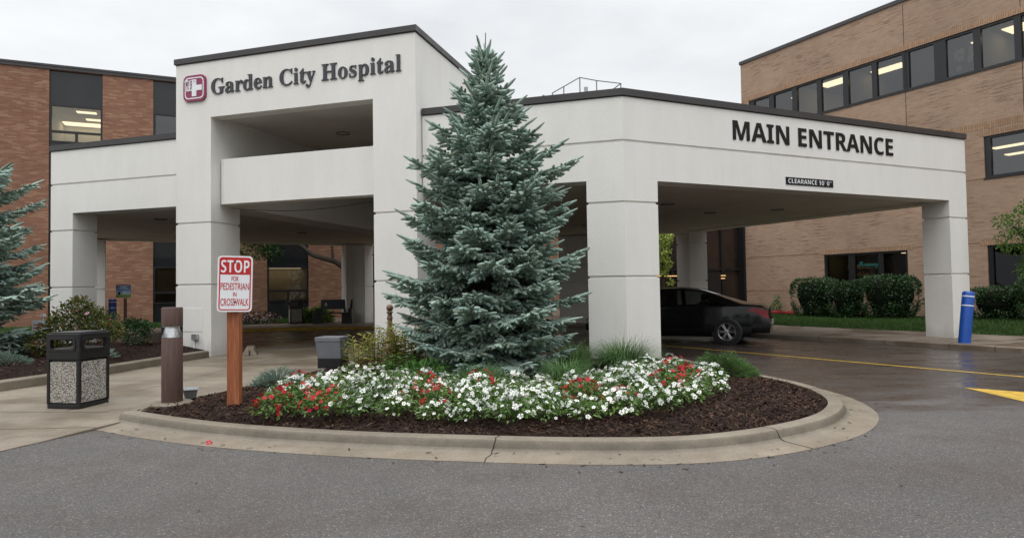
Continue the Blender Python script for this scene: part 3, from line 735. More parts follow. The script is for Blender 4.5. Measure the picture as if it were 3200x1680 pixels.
ua, za = wp(577.6, 277, C0, T1); ub, zb_ = wp(646, 277, C0, T1); uc, zt = wp(612, 237, C0, T1); _, zbt = wp(612, 317.5, C0, T1)
ew, eh = ub - ua, zt - zbt; ec = tw3((ua + ub) / 2, 0, (zt + zbt) / 2)
emb = thing('emblem_sign', 'square maroon emblem sign with a white cross and winged staff left of the letters', 'emblem sign', ec)
eo = root_of(emb)
plate(rrect(ew, eh, .13), .001, .045, ec, X1, O1).build('panel', M['maroon'], emb, eo)
ring(rrect(ew - .09, eh - .10, .10), rrect(ew - .135, eh - .15, .085), .0455, .048, ec, X1, O1).build('border', M['white_sign'], emb, eo)
cw = ew * .20; ch_ = eh * .64; arm = ew * .70
cross = [(-cw / 2, -ch_ / 2), (cw / 2, -ch_ / 2), (cw / 2, -cw / 2), (arm / 2, -cw / 2), (arm / 2, cw / 2), (cw / 2, cw / 2), (cw / 2, ch_ / 2), (-cw / 2, ch_ / 2), (-cw / 2, cw / 2), (-arm / 2, cw / 2), (-arm / 2, -cw / 2), (-cw / 2, -cw / 2)]
plate(cross, .0455, .051, ec, X1, O1).build('cross', M['white_sign'], emb, eo)
def on_e(x, y, d=.055): return ec + X1 * x + Vector((0, 0, y)) + O1 * d
sx_, sy_ = -ew * .20, eh * .10
b = MB(); b.tube([on_e(sx_, sy_ + eh * .2), on_e(sx_ + .01, sy_ - eh * .2)], .008, 6)
for s in (-1, 1):
    b.tube([on_e(sx_ + s * (.065 - .05 * i / 14) * math.sin(i * .9), sy_ + eh * (.12 - .30 * i / 14)) for i in range(15)], .008, 5)
    for k in range(3): b.tube([on_e(sx_, sy_ + eh * .17), on_e(sx_ + s * .08, sy_ + eh * (.215 - .025 * k)), on_e(sx_ + s * (.17 - .035 * k), sy_ + eh * (.17 - .035 * k))], .0085, 5)
b.build('winged_staff', M['white_sign'], emb, eo)
b = MB()
for s in (-1, 1):
    b.tube([on_e(sx_ + s * .062 * math.sin(i * .9 + .35), sy_ + eh * (.10 - .28 * i / 14), .0535) for i in range(13)], .006, 5)
b.build('staff_shading', M['maroon'], emb, eo)
# MAIN ENTRANCE
def i3(s, z): p = I + T2 * s; return Vector((p.x, p.y, z))
f = 600 / 2576.0
s0, q0 = wp(2250 + 172 * f, 350 + 368 * f, I, T2); s1, q1 = wp(2250 + 2318 * f, 350 + 590 * f, I, T2); _, qt = wp(2250 + 170 * f, 350 + 110 * f, I, T2); _, qt1 = wp(2250 + 2310 * f, 350 + 368 * f, I, T2)
o = lettering('entrance_lettering', SANS('MAIN ENTRANCE'), SANS('H'), s1 - s0, ((qt - q0) + (qt1 - q1)) / 2, i3(s0, (q0 + q1) / 2), X2, O2, .016, M['letter_black'], fat=.0)
LET_AX = X2; split_letters(o, 'entrance_lettering', 'black block letters reading MAIN ENTRANCE on the white canopy front', 'sign letters')
# clearance board
s0, zt = wp(2250 + 880 * f, 350 + 870 * f, I, T2); _, zb2 = wp(2250 + 880 * f, 350 + 970 * f, I, T2); s1, _ = wp(2250 + 1513 * f, 350 + 960 * f, I, T2)
cl = thing('clearance_sign', 'small black board with white lettering CLEARANCE 10 feet on the canopy edge', 'clearance sign', i3((s0 + s1) / 2, (zt + zb2) / 2)); co_ = root_of(cl)
w_, h_ = s1 - s0, zt - zb2
plate([(-w_ / 2, -h_ / 2), (w_ / 2, -h_ / 2), (w_ / 2, h_ / 2), (-w_ / 2, h_ / 2)], .001, .012, co_, X2, O2).build('board', M['letter_black'], cl, co_)
lettering('lettering', SANS('CLEARANCE 10') + '\u2019 ' + SANS('0') + '\u201d', SANS('H'), w_ * .91, h_ * .60, co_ - X2 * w_ * .455 - Vector((0, 0, h_ * .30)) + O2 * .0125, X2, O2, .002, M['white_sign'], cl, co_, fat=-.012)

# ================================================================== the two brick wings
def wall_open(x0, x1, z0, z1, holes, depth=.16):
    """front face at y=0 (looking to -y) with rectangular openings and their reveals"""
    bb = MB(); xs = sorted({x0, x1} | {h[0] for h in holes} | {h[1] for h in holes}); zs = sorted({z0, z1} | {h[2] for h in holes} | {h[3] for h in holes})
    for i in range(len(xs) - 1):
        for j in range(len(zs) - 1):
            cx, cz = (xs[i] + xs[i + 1]) / 2, (zs[j] + zs[j + 1]) / 2
            if any(h[0] < cx < h[1] and h[2] < cz < h[3] for h in holes): continue
            bb.add([(xs[i], 0, zs[j]), (xs[i + 1], 0, zs[j]), (xs[i + 1], 0, zs[j + 1]), (xs[i], 0, zs[j + 1])], [(0, 1, 2, 3)])
    for a, c, e, g in holes:
        bb.add([(a, 0, e), (a, depth, e), (a, depth, g), (a, 0, g)], [(0, 1, 2, 3)]); bb.add([(c, 0, e), (c, 0, g), (c, depth, g), (c, depth, e)], [(0, 1, 2, 3)])
        bb.add([(a, 0, g), (a, depth, g), (c, depth, g), (c, 0, g)], [(0, 1, 2, 3)]); bb.add([(a, 0, e), (c, 0, e), (c, depth, e), (a, depth, e)], [(0, 1, 2, 3)])
    return bb
def frame_rect(bb, x0, x1, z0, z1, t, y0, y1):
    bb.box(x0, x1, y0, y1, z0, z0 + t); bb.box(x0, x1, y0, y1, z1 - t, z1); bb.box(x0, x0 + t, y0, y1, z0 + t, z1 - t); bb.box(x1 - t, x1, y0, y1, z0 + t, z1 - t)
M['glass'] = glass('window_glass', (.55, .55, .53), 2.15, (.86, .88, .88), .2)
M['glass_dark'] = glass('dark_window_glass', (.40, .38, .35), 1.5, (.55, .57, .6), .25)
M['room_wall'] = flat('room_wall_paint', (.30, .27, .22), .9, .2, 0, .1, .8)
M['room_light_wall'] = flat('pale_room_paint', (.72, .70, .62), .9, .2, 0, .1, .8)
M['room_lamp'] = emit('room_ceiling_lamp', (1.0, .84, .56), 2.2)
M['blind'] = flat('cream_blind', (.55, .45, .27), .8, .2, 0, .2, 7)
def room(root, x0, x1, y1, z0, z1, lamps, mat, name='interior', shelf=None):
    bb = MB(); y0 = .30
    bb.add([(x0, y1, z0), (x1, y1, z0), (x1, y1, z1), (x0, y1, z1)], [(0, 1, 2, 3)]); bb.add([(x0, y0, z1), (x1, y0, z1), (x1, y1, z1), (x0, y1, z1)], [(0, 1, 2, 3)])
    bb.add([(x0, y0, z0), (x1, y0, z0), (x1, y1, z0), (x0, y1, z0)], [(0, 1, 2, 3)]); bb.add([(x0, y0, z0), (x0, y1, z0), (x0, y1, z1), (x0, y0, z1)], [(0, 1, 2, 3)]); bb.add([(x1, y0, z0), (x1, y1, z0), (x1, y1, z1), (x1, y0, z1)], [(0, 1, 2, 3)])
    o = bb.build(name, M[mat], root, fix=False)
    for a, c, e, g in lamps:
        q = MB(); q.box(a, c, e, g, z1 - .035, z1 - .004); q.build('ceiling_lamp', M['room_lamp'], o)
    return o
# ---- left wing
LW = thing('brick_hospital_wing', 'three storey orange brick hospital wing with tall dark window bays on the left', 'building', (-14, 31.3, 0), math.atan2(.4087, .9127))
LH = 11.56
bays = [(-16.2, -14.17), (-11.6, -9.57), (-7.08, -5.05), (-3.02, -.99), (1.97, 3.95), (7.0, 9.0)]
wall_open(-26, 24, -.1, LH, [(a, c, .12, LH - .02) for a, c in bays], .2).build('wall', M['orange_brick'], LW, fix=False)
b = MB(); b.box(-26, 24, -.06, .5, LH, LH + .21); b.box(-26, 24, -.085, .0, LH + .13, LH + .215); b.build('roof_edge', M['bronze'], LW)
b = MB(); b.box(-26, 24, .5, 14, LH - .3, LH - .1); b.build('roof', M['roof'], LW)
for x_ in (-26, 24):
    b = MB(); b.box(x_, x_ + .01, .01, 14, 0, LH); b.build('end_wall', M['orange_brick'], LW)
lev = [(9.96, 8.81, 8.37), (6.32, 5.18, 4.74), (2.72, 1.55, 1.08)]
for bi, (a, c) in enumerate(bays[:6]):
    zt = LH - .02
    for li, (w1, w0, v0) in enumerate(lev):
        if bi in (0, 1, 5) and li == 1: pass
        q = MB(); q.box(a, c, .10, .14, w1 + .02, zt); q.build('dark_panel', M['spandrel'], LW)
        q = MB(); frame_rect(q, a, c, v0 - .06, w1 + .06, .085, .06, .16); q.box(a + .085, c - .085, .06, .16, w0 - .05, w0 + .05); mx = (a + c) / 2; q.box(mx - .05, mx + .05, .061, .159, v0 + .02, w0 - .05)
        w = q.build('window', M['black_frame'], LW)
        gm = M['glass'] if li < 2 else M['glass_dark']
        for (x0, x1, z0, z1) in ((a + .085, c - .085, w0 + .05, w1 - .02), (a + .085, mx - .05, v0 + .02, w0 - .05), (mx + .05, c - .085, v0 + .02, w0 - .05)):
            q = MB(); q.add([(x0, .12, z0), (x1, .12, z0), (x1, .12, z1), (x0, .12, z1)], [(0, 1, 2, 3)]); q.build('pane', gm, w, fix=False)
        zt = v0 - .06
        if li == 0 and bi == 2: room(LW, a - .3, c + .3, 4.5, v0 - .2, w1 + .12, [(a + .8, c - .45, 1.2, 1.5), (a + .95, c - .45, 2.6, 2.9), (a - .2, c + .2, 3.6, 4.3), (a - .28, c + .28, .32, .62)], 'room_light_wall')  # the last two lamps are added out of view to brighten the pane
        elif li == 2 and bi == 4: room(LW, a - .4, c + .4, 4.0, v0 - .6, w1 + .12, [(a + .25, a + 1.25, .9, 1.3), (a + .25, a + 1.4, 2.2, 2.7), (a, c, 3.2, 3.8)], 'room_wall')
        elif li == 2 and bi == 3:
            room(LW, a - .3, c + .3, 3.5, v0 - .6, w1 + .15, [(a + .6, c - .6, 1.2, 1.5)], 'room_wall')
            q = MB(); n = 26
            for k in range(n):
                x0 = a + .1 + (c - a - .2) * k / n; x1 = a + .1 + (c - a - .2) * (k + .86) / n; q.box(x0, x1, .20 + .02 * (k % 2), .205 + .02 * (k % 2), w0 + .02, w1 - .02)
            q.build('blind', M['blind'], LW)
        else: room(LW, a - .3, c + .3, 3.5, v0 - .6, w1 + .15, [], 'room_wall')
    q = MB(); q.box(a, c, .10, .14, .12, zt); q.build('dark_panel', M['spandrel'], LW)
# ---- right wing: local x runs towards the viewer
RP, RD = Vector((11.9, 29.0)), Vector((-.486, .874))
RW = thing('tan_brick_hospital_wing', 'three storey tan brick hospital wing with a long strip of upper windows on the right', 'building', (11.9, 29.0, 0), math.atan2(-.874, .486))
RH = 11.98; X0 = -1.72; XE = 26
STRIP = (8.64, 10.14); W2 = (4.97, 6.37); WG = (1.27, 2.70)
h = [(X0 + .42, 22, *STRIP), (8.42, 12.1, *W2), (14.0, 18, *W2), (2.36, 5.79, *WG), (8.41, 12.0, *WG), (14, 18, *WG)]
wall_open(X0, XE, -.1, RH, h, .18).build('wall', M['tan_brick'], RW, fix=False)
b = MB(); b.add([(X0, 0, 0), (X0, 14, 0), (X0, 14, RH), (X0, 0, RH)], [(0, 1, 2, 3)]); b.build('end_wall', M['tan_brick'], RW, fix=False)
b = MB(); b.box(X0 - .05, XE, -.05, .4, RH, RH + .15); b.build('roof_edge', M['bronze'], RW)
b = MB(); b.box(X0 + .01, XE, .4, 14, RH - .3, RH - .1); b.build('roof', M['roof'], RW)
# soldier courses over and under openings and joints across the wall
for (a, c, z0, z1) in ((X0 + .02, XE, 10.14, 10.34), (2.2, 6.0, 2.70, 2.88), (8.2, 12.2, 2.70, 2.88), (7.0, 12.6, 6.62, 6.86), (8.3, 12.2, 6.37, 6.56)):
    q = MB(); q.box(a, c, -.006, .0, z0 + .001, z1); q.build('soldier_course', M['soldier'], RW)
for (a, c, z) in ((X0, 2.2, 2.80), (6.0, 8.2, 2.82), (X0, 2.36, 1.26), (5.8, 8.4, 1.26), (6.0, 8.42, 4.98), (12.1, 14, 4.98)):
    q = MB(); q.box(a, c, -.012, .001, z - .028, z + .0); q.build('brick_ledge', M['soldier'], RW)
for x in (5.9, 9.6, 7.02): 
    q = MB(); q.box(x, x + .02, -.0015, .002, 6.9 if x != 7.02 else 8.7, RH - .1) if x != 7.02 else q.box(x, x + .02, -.0015, .002, 2.95, 6.6); q.build('control_joint', M['joint'], RW)
def window_row(panes, x0, x1, z0, z1, lampset, gm):
    q = MB(); q.box(x0, x1, .05, .17, z0, z0 + .07); q.box(x0, x1, .05, .17, z1 - .08, z1)
    ed = sorted([x0] + [v for p in panes for v in p] + [x1])
    for k in range(0, len(ed), 2):
        if ed[k + 1] - ed[k] > .01: q.box(ed[k], ed[k + 1], .051, .169, z0 + .07, z1 - .08)
    w = q.build('window', M['black_frame'], RW)
    q = MB(); q.box(x0 - .03, x1 + .03, -.03, .05, z0 - .05, z0 - .002); q.build('sill', M['black_frame'], w)
    for a, c in panes:
        q = MB(); q.add([(a, .12, z0 + .07), (c, .12, z0 + .07), (c, .12, z1 - .08), (a, .12, z1 - .08)], [(0, 1, 2, 3)]); q.build('pane', gm, w, fix=False)
pn = [(-1.03, -.19), (.07, 1.02), (1.26, 2.23), (2.44, 3.41), (3.64, 4.62), (4.82, 5.8), (6.03, 6.92), (7.32, 8.19), (8.42, 9.39), (9.59, 10.5)] + [(10.8 + 1.2 * k, 11.75 + 1.2 * k) for k in range(9)]
window_row(pn, X0 + .42, 22, *STRIP, None, M['glass'])
for a, c, lm in ((-1.5, 1.15, [(-.2, .7, 1.6, 2.2)]), (1.15, 3.5, [(1.6, 3.0, 1.0, 1.7), (1.9, 3.2, 3.0, 3.6)]), (3.5, 5.95, [(3.75, 5.0, 1.4, 2.0)]), (5.95, 8.3, [(7.4, 7.8, 1.6, 2.0)]), (8.3, 22, [(8.55, 9.8, 1.2, 2.0), (11, 12.4, 1.2, 2.0)])):
    room(RW, a + .01, c - .01, 5.5, 8.0, 10.22, lm, 'room_wall')
window_row([(8.60, 9.82), (10.1, 11.9)], 8.42, 12.1, *W2, None, M['glass']); room(RW, 4.2, 12.4, 7.5, 4.2, 6.5, [(7.3, 8.6, 3.0, 3.35), (6.9, 8.3, 4.9, 5.25), (9.2, 10.6, 3.0, 3.35)], 'room_wall')
window_row([(2.47, 3.41), (3.69, 4.63), (4.84, 5.70)], 2.36, 5.79, *WG, None, M['glass_dark'])
rm = room(RW, 2.1, 6.1, 4.5, .4, 2.72, [(2.5, 3.3, 1.0, 1.15), (4.3, 5.0, 2.2, 2.35)], 'room_wall')
q = MB()
for k in range(5): q.box(2.4, 3.5, 1.5, 1.8, .9 + .3 * k, .93 + .3 * k)
q.box(3.6, 5.0, 1.2, 1.24, 1.72, 1.76)
q.build('shelf', M['room_light_wall'], rm)
rr = random.Random(4); q = MB()
for k in range(5):
    x = 2.42
    while x < 3.44:
        w_ = rr.uniform(.04, .1); q.box(x, x + w_ * .9, 1.52, 1.7, .932 + .3 * k, .932 + .3 * k + rr.uniform(.06, .22)); x += w_ + rr.choice([0, 0, .05])
q.build('boxes_on_shelf', M['blind'], rm)
window_row([(8.56, 10.0), (10.25, 11.85)], 8.41, 12.0, *WG, None, M['glass_dark']); room(RW, 8.2, 12.3, 4.5, .4, 2.8, [], 'room_wall')
q = MB(); pr = random.Random(6)
for k in range(9):
    x = 7.45 + pr.uniform(0, .6); z = 8.75 + pr.uniform(0, .9); q.box(x, x + pr.uniform(.08, .22), .30 + .004 * k, .303 + .004 * k, z, z + pr.uniform(.12, .28))
q.build('paper_notice', M['room_light_wall'], RW)
# script sign hanging in the pharmacy window
M['neon'] = emit('teal_neon', (.06, .50, .48), .34)
RX = Vector((.486, -.874, 0)); RN = Vector((-.874, -.486, 0))
def rw3(x, y, z): return Vector((11.9, 29.0, 0)) + RX * x - RN * y + Vector((0, 0, z))
o = lettering('window_lettering', SCRIPT('Pharmacy'), SCRIPT('P'), .80, .20, rw3(3.745, .2, 2.17), RX, RN, .01, M['neon'])
tag(o, 'teal script neon sign reading Pharmacy behind the ground floor window', 'neon sign')
# ---- dark glazed lobby between the wings
lc = RP + RD * 1.70
LB = thing('glass_lobby', 'dark brown glazed lobby front between the two brick wings behind the canopy', 'lobby', (lc.x, lc.y, 0), math.atan2(.4087, .9127))
M['brown_glass'] = flat('brown_glass', (.028, .019, .015), .1, .5, 0, .4, .6)
q = MB(); q.box(-9, -.12, .3, .4, 0, 4.4); q.build('wall', M['brown_glass'], LB)
q = MB()
for x in (-9, -7.4, -5.8, -4.2, -2.6, -1.3, -.2): q.box(x, x + .1, .2, .3, 0, 4.4)
for z in (0, 2.2, 4.3): q.box(-9, -.1, .21, .31, z, z + .1)
q.build('mullions', M['black_frame'], LB)
q = MB(); q.box(-9, 0, .2, 6, 4.4, 4.6); q.build('roof', M['bronze'], LB)
q = MB(); q.box(-.12, -.0, .0, .3, 0, 4.4); q.box(-2.4, -1.45, .1, .2, .1, 2.1); q.build('door_jamb', M['black_frame'], LB)
for a, c, z in ((-2.5, -1.75, 1.94), (-1.42, -1.1, 1.93), (-1.42, -1.15, 1.80), (-5.0, -3.2, 1.93)):
    q = MB(); q.box(a, c, .16, .19, z, z + .035); q.build('reflection_strip', emit('lobby_reflection', (1, .6, .25), .8), LB)  # glowing bars on the glass stand in for reflected lamp strips

# lawns
M['lawn_soil'] = flat('lawn_soil', (.035, .06, .015), .95, .2, 0, .4, 5)
M['grass'] = foliage('grass_blades', [(.035, .085, .018), (.05, .115, .025), (.075, .14, .035), (.045, .095, .02)], .6, .3)
def lawn(poly, zf, n, box, nm):
    bb = MB(); bb.add([(p[0], p[1], zf(p)) for p in poly], [list(range(len(poly)))]); o = bb.build('lawn', M['lawn_soil'], fix=False); o['kind'] = 'structure'
    P = []
    while len(P) < n:
        p = (rng.uniform(box[0], box[1]), rng.uniform(box[2], box[3]))
        if inside(p, poly): P.append((p[0], p[1], zf(p)))
    P = np.array(P); a = rng.uniform(0, 6.28, n); L = rng.uniform(.05, .11, n); s = np.stack([np.cos(a), np.sin(a), 0 * a], 1) * rng.uniform(.006, .012, n)[:, None]
    t = np.stack([rng.normal(0, .03, n), rng.normal(0, .03, n), L], 1)
    o = np_mesh('grass', np.stack([P - s, P + s, P + t], 1).reshape(-1, 3), np.arange(3 * n).reshape(-1, 3), M['grass']); o['kind'] = 'stuff'
def rwp(x, y): v = rw3(x, y, 0); return (v.x, v.y)
rl = [(8.6, 22.4), (9.02, 21.7), (10.9, 18.85), (12.7, 16.05), (15.4, 11.9), rwp(17, -.02), rwp(X0 + .4, -.02)]
def rz_(p):
    d = (Vector((p[0], p[1])) - Vector((12.7, 16.05))).dot(Vector((.84, .545))); t = (Vector((p[0], p[1])) - Vector((9, 21.7))).dot(Vector((.545, -.84)))
    return .122 + max(0, min(d, 4)) * (.012 + .006 * max(0, min(t, 9)))
lawn(rl, rz_, 42000, (8.4, 19, 12, 30), 'right')
lq = lambda s, d: (-14 + .9127 * s + .4087 * d, 31.3 + .4087 * s - .9127 * d)
ll = [lq(-14, .02), lq(4.6, .02), lq(4.6, 4.2), lq(-1.5, 4.2), lq(-14, 4.6)]
lawn(ll, lambda p: .13, 26000, (-30, -6, 20, 36), 'left')

# ================================================================== street furniture
def hexpoly(r, a0=0, n=6): return [(r * math.cos(a0 + 2 * math.pi * i / n), r * math.sin(a0 + 2 * math.pi * i / n)) for i in range(n)]
def m_pebble():
    mt, nt, bb = new_mat('pebble_aggregate'); v = coords(nt)
    vo = N_(nt, 'ShaderNodeTexVoronoi'); vo.inputs['Scale'].default_value = 62; nt.links.new(v, vo.inputs['Vector']); sc_ = N_(nt, 'ShaderNodeSeparateColor'); nt.links.new(vo.outputs['Color'], sc_.inputs[0])
    c = ramp(nt, sc_.outputs[0], [(0, (.18, .165, .14)), (.35, (.34, .32, .28)), (.7, (.46, .43, .38)), (1, (.58, .56, .52))])
    c = mix(nt, maprange(nt, vo.outputs['Distance'], .42, .7, 0, .8), c, (.09, .08, .07)); nt.links.new(c, bb.inputs['Base Color']); bb.inputs['Roughness'].default_value = .6
    bump(nt, bb, math_(nt, 'SUBTRACT', 1.0, vo.outputs['Distance']), .8, .01); return mt
M['pebble'] = m_pebble()
def trash_can(label, loc, rz):
    t = thing('litter_bin', label, 'litter bin', loc, rz, 'square litter bins')
    h = .268; Ht = 1.03; zs = .655
    def sq(d): return [(-d, -d), (d, -d), (d, d), (-d, d)]
    bb = MB(); bb.prism(rrect(2 * h, 2 * h, .04), 0, .055); bb.build('foot_rim', M['black_plastic'], t, bevel=.006)
    bb = MB(); bb.prism(sq(h - .03), .05, zs); bb.build('bin_body', M['black_plastic'], t)
    for sx, sy in ((1, 1), (-1, 1), (-1, -1), (1, -1)):
        bb = MB(); bb.prism([(sx * (h - .001), sy * (h - .045)), (sx * (h - .001), sy * (h - .012)), (sx * (h - .012), sy * (h - .001)), (sx * (h - .045), sy * (h - .001)), (sx * (h - .06), sy * (h - .06))], .055, zs); bb.build('corner_post', M['black_plastic'], t, bevel=.006)
    # hood with four letterbox openings
    H2 = h + .006; zo = (.80, .935)
    bb = MB(); bb.prism(rrect(2 * H2, 2 * H2, .03), zs + .008, zo[0]); bb.prism(rrect(2 * H2, 2 * H2, .03), zo[1], Ht - .02); bb.prism(rrect(2 * H2 - .07, 2 * H2 - .07, .03), Ht - .02, Ht)
    for sx, sy in ((1, 1), (-1, 1), (-1, -1), (1, -1)):
        bb.prism([(sx * H2, sy * (H2 - .07)), (sx * H2, sy * (H2 - .012)), (sx * (H2 - .012), sy * H2), (sx * (H2 - .07), sy * H2), (sx * (H2 - .07), sy * (H2 - .07))], zo[0], zo[1])
    bb.build('hood', M['black_plastic'], t, bevel=.006)
    for k in range(4):
        a = math.pi / 2 * k; n_ = Vector((math.cos(a), math.sin(a), 0)); x = Vector((-n_.y, n_.x, 0))
        plate(rrect(.425, .555, .012), 0, .018, n_ * (h - .03) + Vector((0, 0, .352)), x, n_).build('stone_panel', M['pebble'], t, bevel=.004)
        ring(rrect(.445, .185, .045), rrect(.375, .128, .035), -.012, .011, n_ * H2 + Vector((0, 0, .867)), x, n_).build('opening_rim', M['black_plastic'], t, bevel=.004)
    bb = MB(); bb.lathe([(.20, .05), (.20, .72), (.185, .72), (.185, .06)], 20, cap=False); bb.build('liner', M['black_plastic'], t)
    return t
t_ = trash_can('black square litter bin with pebble panels standing on the concrete path in front', (-5.69, 8.47, pz(8.4)), R(-11)); t_.scale = (.92, .92, .935)
trash_can('black litter bin with pale panels on the far pavement beside the bench', (-9.45, 28.1, .118), R(28))

# wooden bollard light
M['brown_wood'] = m_wood('brown_wood', (.085, .045, .036), (.115, .066, .054), .65); M['red_wood'] = m_wood('red_cedar', (.31, .095, .034), (.46, .21, .10), .65)
M['lens'] = glass('clear_lens', (.97, .98, .98), 1.4); M['reflector'] = flat('bright_reflector', (.93, .93, .93), .3, .5, .5, .02)
bl = thing('bollard_light', 'round brown wooden bollard light with a clear glass band at the corner of the bed', 'bollard light', (-4.23, 8.02, .115))
b = MB(); b.lathe([(.24, -.08), (.24, .035), (.225, .05), (.13, .055)], 28); b.build('concrete_footing', M['kerb'], bl, smooth=True)
b = MB(); b.lathe([(.118, .05), (.120, .06), (.120, .838), (.115, .845)], 28); b.build('post', M['brown_wood'], bl, smooth=True)
b = MB(); b.lathe([(.117, .985), (.121, .99), (.121, 1.205), (.115, 1.215)], 28); b.build('cap', M['brown_wood'], bl, smooth=True)
b = MB(); b.lathe([(.1185, .845), (.1185, .985)], 28, cap=False); b.build('lens', M['lens'], bl, smooth=True)
b = MB(); b.lathe([(.115, .846), (.100, .885), (.084, .93), (.076, .976)], 24); b.build('reflector', M['reflector'], bl, smooth=True)
b = MB(); b.lathe([(.113, .978), (.113, .984)], 24); b.build('bounce_disc', M['white_band'], bl)  # white disc added under the cap to bounce light on to the cone
gb = gp(596, 1243, .13)
fl = thing('ground_floodlight', 'small galvanised ground floodlight box behind the brown bollard light', 'floodlight', (gb.x, gb.y, .13), R(20))
b = MB(); b.add([(-.06, -.06, 0), (.06, -.06, 0), (.06, .06, 0), (-.06, .06, 0), (-.085, -.09, .115), (.085, -.09, .115), (.085, .09, .125), (-.085, .09, .125)], [(0, 3, 2, 1), (4, 5, 6, 7), (0, 1, 5, 4), (1, 2, 6, 5), (2, 3, 7, 6), (3, 0, 4, 7)]); b.build('housing', M['steel'], fl, bevel=.006)
b = MB(); b.box(-.095, .095, -.10, .10, .125, .135); b.build('lamp_glass', M['lens'], fl)
b = MB(); b.box(-.105, .105, -.11, .11, .115, .124); b.box(-.02, .02, -.02, .02, -.06, 0); b.build('rim', M['steel'], fl, bevel=.003)
# stop-for-pedestrian sign
st = thing('crosswalk_sign', 'red and white sign reading STOP for pedestrian in crosswalk on a reddish wooden post', 'road sign', (-3.36, 7.80, .12))
b = MB(); b.box(-.07, .07, -.07, .07, -.1, 1.62); o = b.build('post', M['red_wood'], st, bevel=.006); o.rotation_euler = (0, 0, R(6))
yaw = R(21); SX = Vector((math.cos(yaw), math.sin(yaw), 0)); SN = Vector((math.sin(yaw), -math.cos(yaw), 0)); tl = R(-1.4)
SXr = (SX * math.cos(tl) + Vector((0, 0, 1)) * math.sin(tl)); SY = (Vector((0, 0, 1)) * math.cos(tl) - SX * math.sin(tl))
scn = Vector((.055, -.115, 1.485)); SW, SH = .385, .665
def spl(poly, d0, d1, nm, mt, c=(0, 0)):
    return plate([(p[0] + c[0], p[1] + c[1]) for p in poly], d0, d1, scn, SXr, SN, SY).build(nm, mt, st)
spl(rrect(SW, SH, .045), 0, .004, 'sign_plate', M['white_sign'])
ring(rrect(SW - .035, SH - .035, .034), rrect(SW - .062, SH - .062, .022), .0041, .0052, scn, SXr, SN, SY).build('border', M['red_sign'], st)
wr_, hr_ = SW - .045, .200; top = SH / 2 - .0225
P_ = [(-wr_ / 2, top - hr_), (wr_ / 2, top - hr_)] + [(wr_ / 2 - .028 + .028 * math.cos(R(a)), top - .028 + .028 * math.sin(R(a))) for a in range(0, 91, 15)] + [(-wr_ / 2 + .028 + .028 * math.cos(R(a)), top - .028 + .028 * math.sin(R(a))) for a in range(90, 181, 15)]
spl(P_, .0042, .0056, 'red_field', M['red_sign'])
def sline(s, w, hgt, y, mt, nm, d=.0045, fat=0.0):
    p = scn + SXr * (-w / 2) + SY * (y) + SN * d
    lettering(nm, s, 'H', w, hgt, p, SXr, SN, .0018, mt, st, base=SY, fat=fat)
sline(SANS('STOP'), .312, .140, .1335, M['white_sign'], 'lettering', .0058, -.006)
for s, w, hgt, y in (('FOR', .078, .055, .033), ('PEDESTRIAN', .312, .080, -.070), ('IN', .038, .053, -.150), ('CROSSWALK', .308, .083, -.258)):
    sline(s, w, hgt, y, M['red_sign'], 'lettering', .0045, .007)
b = MB()
for y in (.255, -.215): c = scn + SY * y + SN * .007; b.lathe([(.011, -.003), (.011, .004), (.004, .008)], 10, c, SN.to_track_quat('Z', 'Y').to_matrix())
b.build('bolt', M['black_frame'], st)
# box floodlight on a stand behind the flowers
fx = thing('box_floodlight', 'grey box floodlight on a dark stake behind the white flowers', 'floodlight', (-2.95, 10.55, .19), R(-10)); fx.scale = (.87, .87, .86)
b = MB()
sec = [(-.17, .26), (.15, .26), (.17, .59), (-.20, .585)]      # y, z outline of the side
V_ = [(-.245 + (.035 if z < .3 else 0), y, z) for y, z in sec] + [(.245, y, z) for y, z in sec]
b.add([(x, y, z) for x, y, z in V_], [(0, 1, 2, 3), (7, 6, 5, 4), (0, 4, 5, 1), (1, 5, 6, 2), (2, 6, 7, 3), (3, 7, 4, 0)]); b.build('housing', M['grey_box'], fx, bevel=.006)
b = MB(); b.box(-.252, .249, -.210, .20, .585, .665); b.build('lid', M['grey_box'], fx, bevel=.01)
b = MB(); b.box(-.214, .249, -.176, .156, .085, .272); b.build('lamp_guard', M['black_plastic'], fx, bevel=.006)
b = MB(); b.box(-.045, -.02, -.01, .02, -.1, .13); b.box(.02, .045, -.01, .02, -.1, .13); b.box(-.05, .05, -.02, .03, .08, .1); b.build('stake', M['black_frame'], fx)
# brown ball-topped post on a tiered base
fp = thing('ball_topped_post', 'brown cast post with a ball top and tiered base by the white tower pier', 'ornamental post', (-2.19, 11.5, .12))
M['cast_brown'] = flat('brown_cast_resin', (.165, .092, .060), .5, .5, 0, .2, 7)
b = MB(); b.lathe([(.26, 0), (.26, .04), (.235, .06), (.235, .10), (.21, .12), (.21, .16), (.185, .18), (.185, .22), (.165, .26), (.16, .30), (.145, .34), (.15, .37), (.12, .40), (.10, .46), (.115, .49), (.09, .53), (.055, .58)], 28); b.build('base', M['cast_brown'], fp, smooth=True)
b = MB(); b.lathe([(.056, .57), (.052, .70), (.045, .72), (.043, .86), (.050, .865), (.055, .885), (.050, .905), (.042, .91), (.040, .97), (.058, .98), (.062, .995), (.045, 1.01)], 24); b.build('post', M['cast_brown'], fp, smooth=True)
b = MB(); b.lathe([(.0, 1.005)] + [(.062 * math.sin(R(a)), 1.066 - .062 * math.cos(R(a))) for a in range(15, 180, 15)] + [(.0, 1.128)], 24, cap=False); b.build('ball', M['cast_brown'], fp, smooth=True)
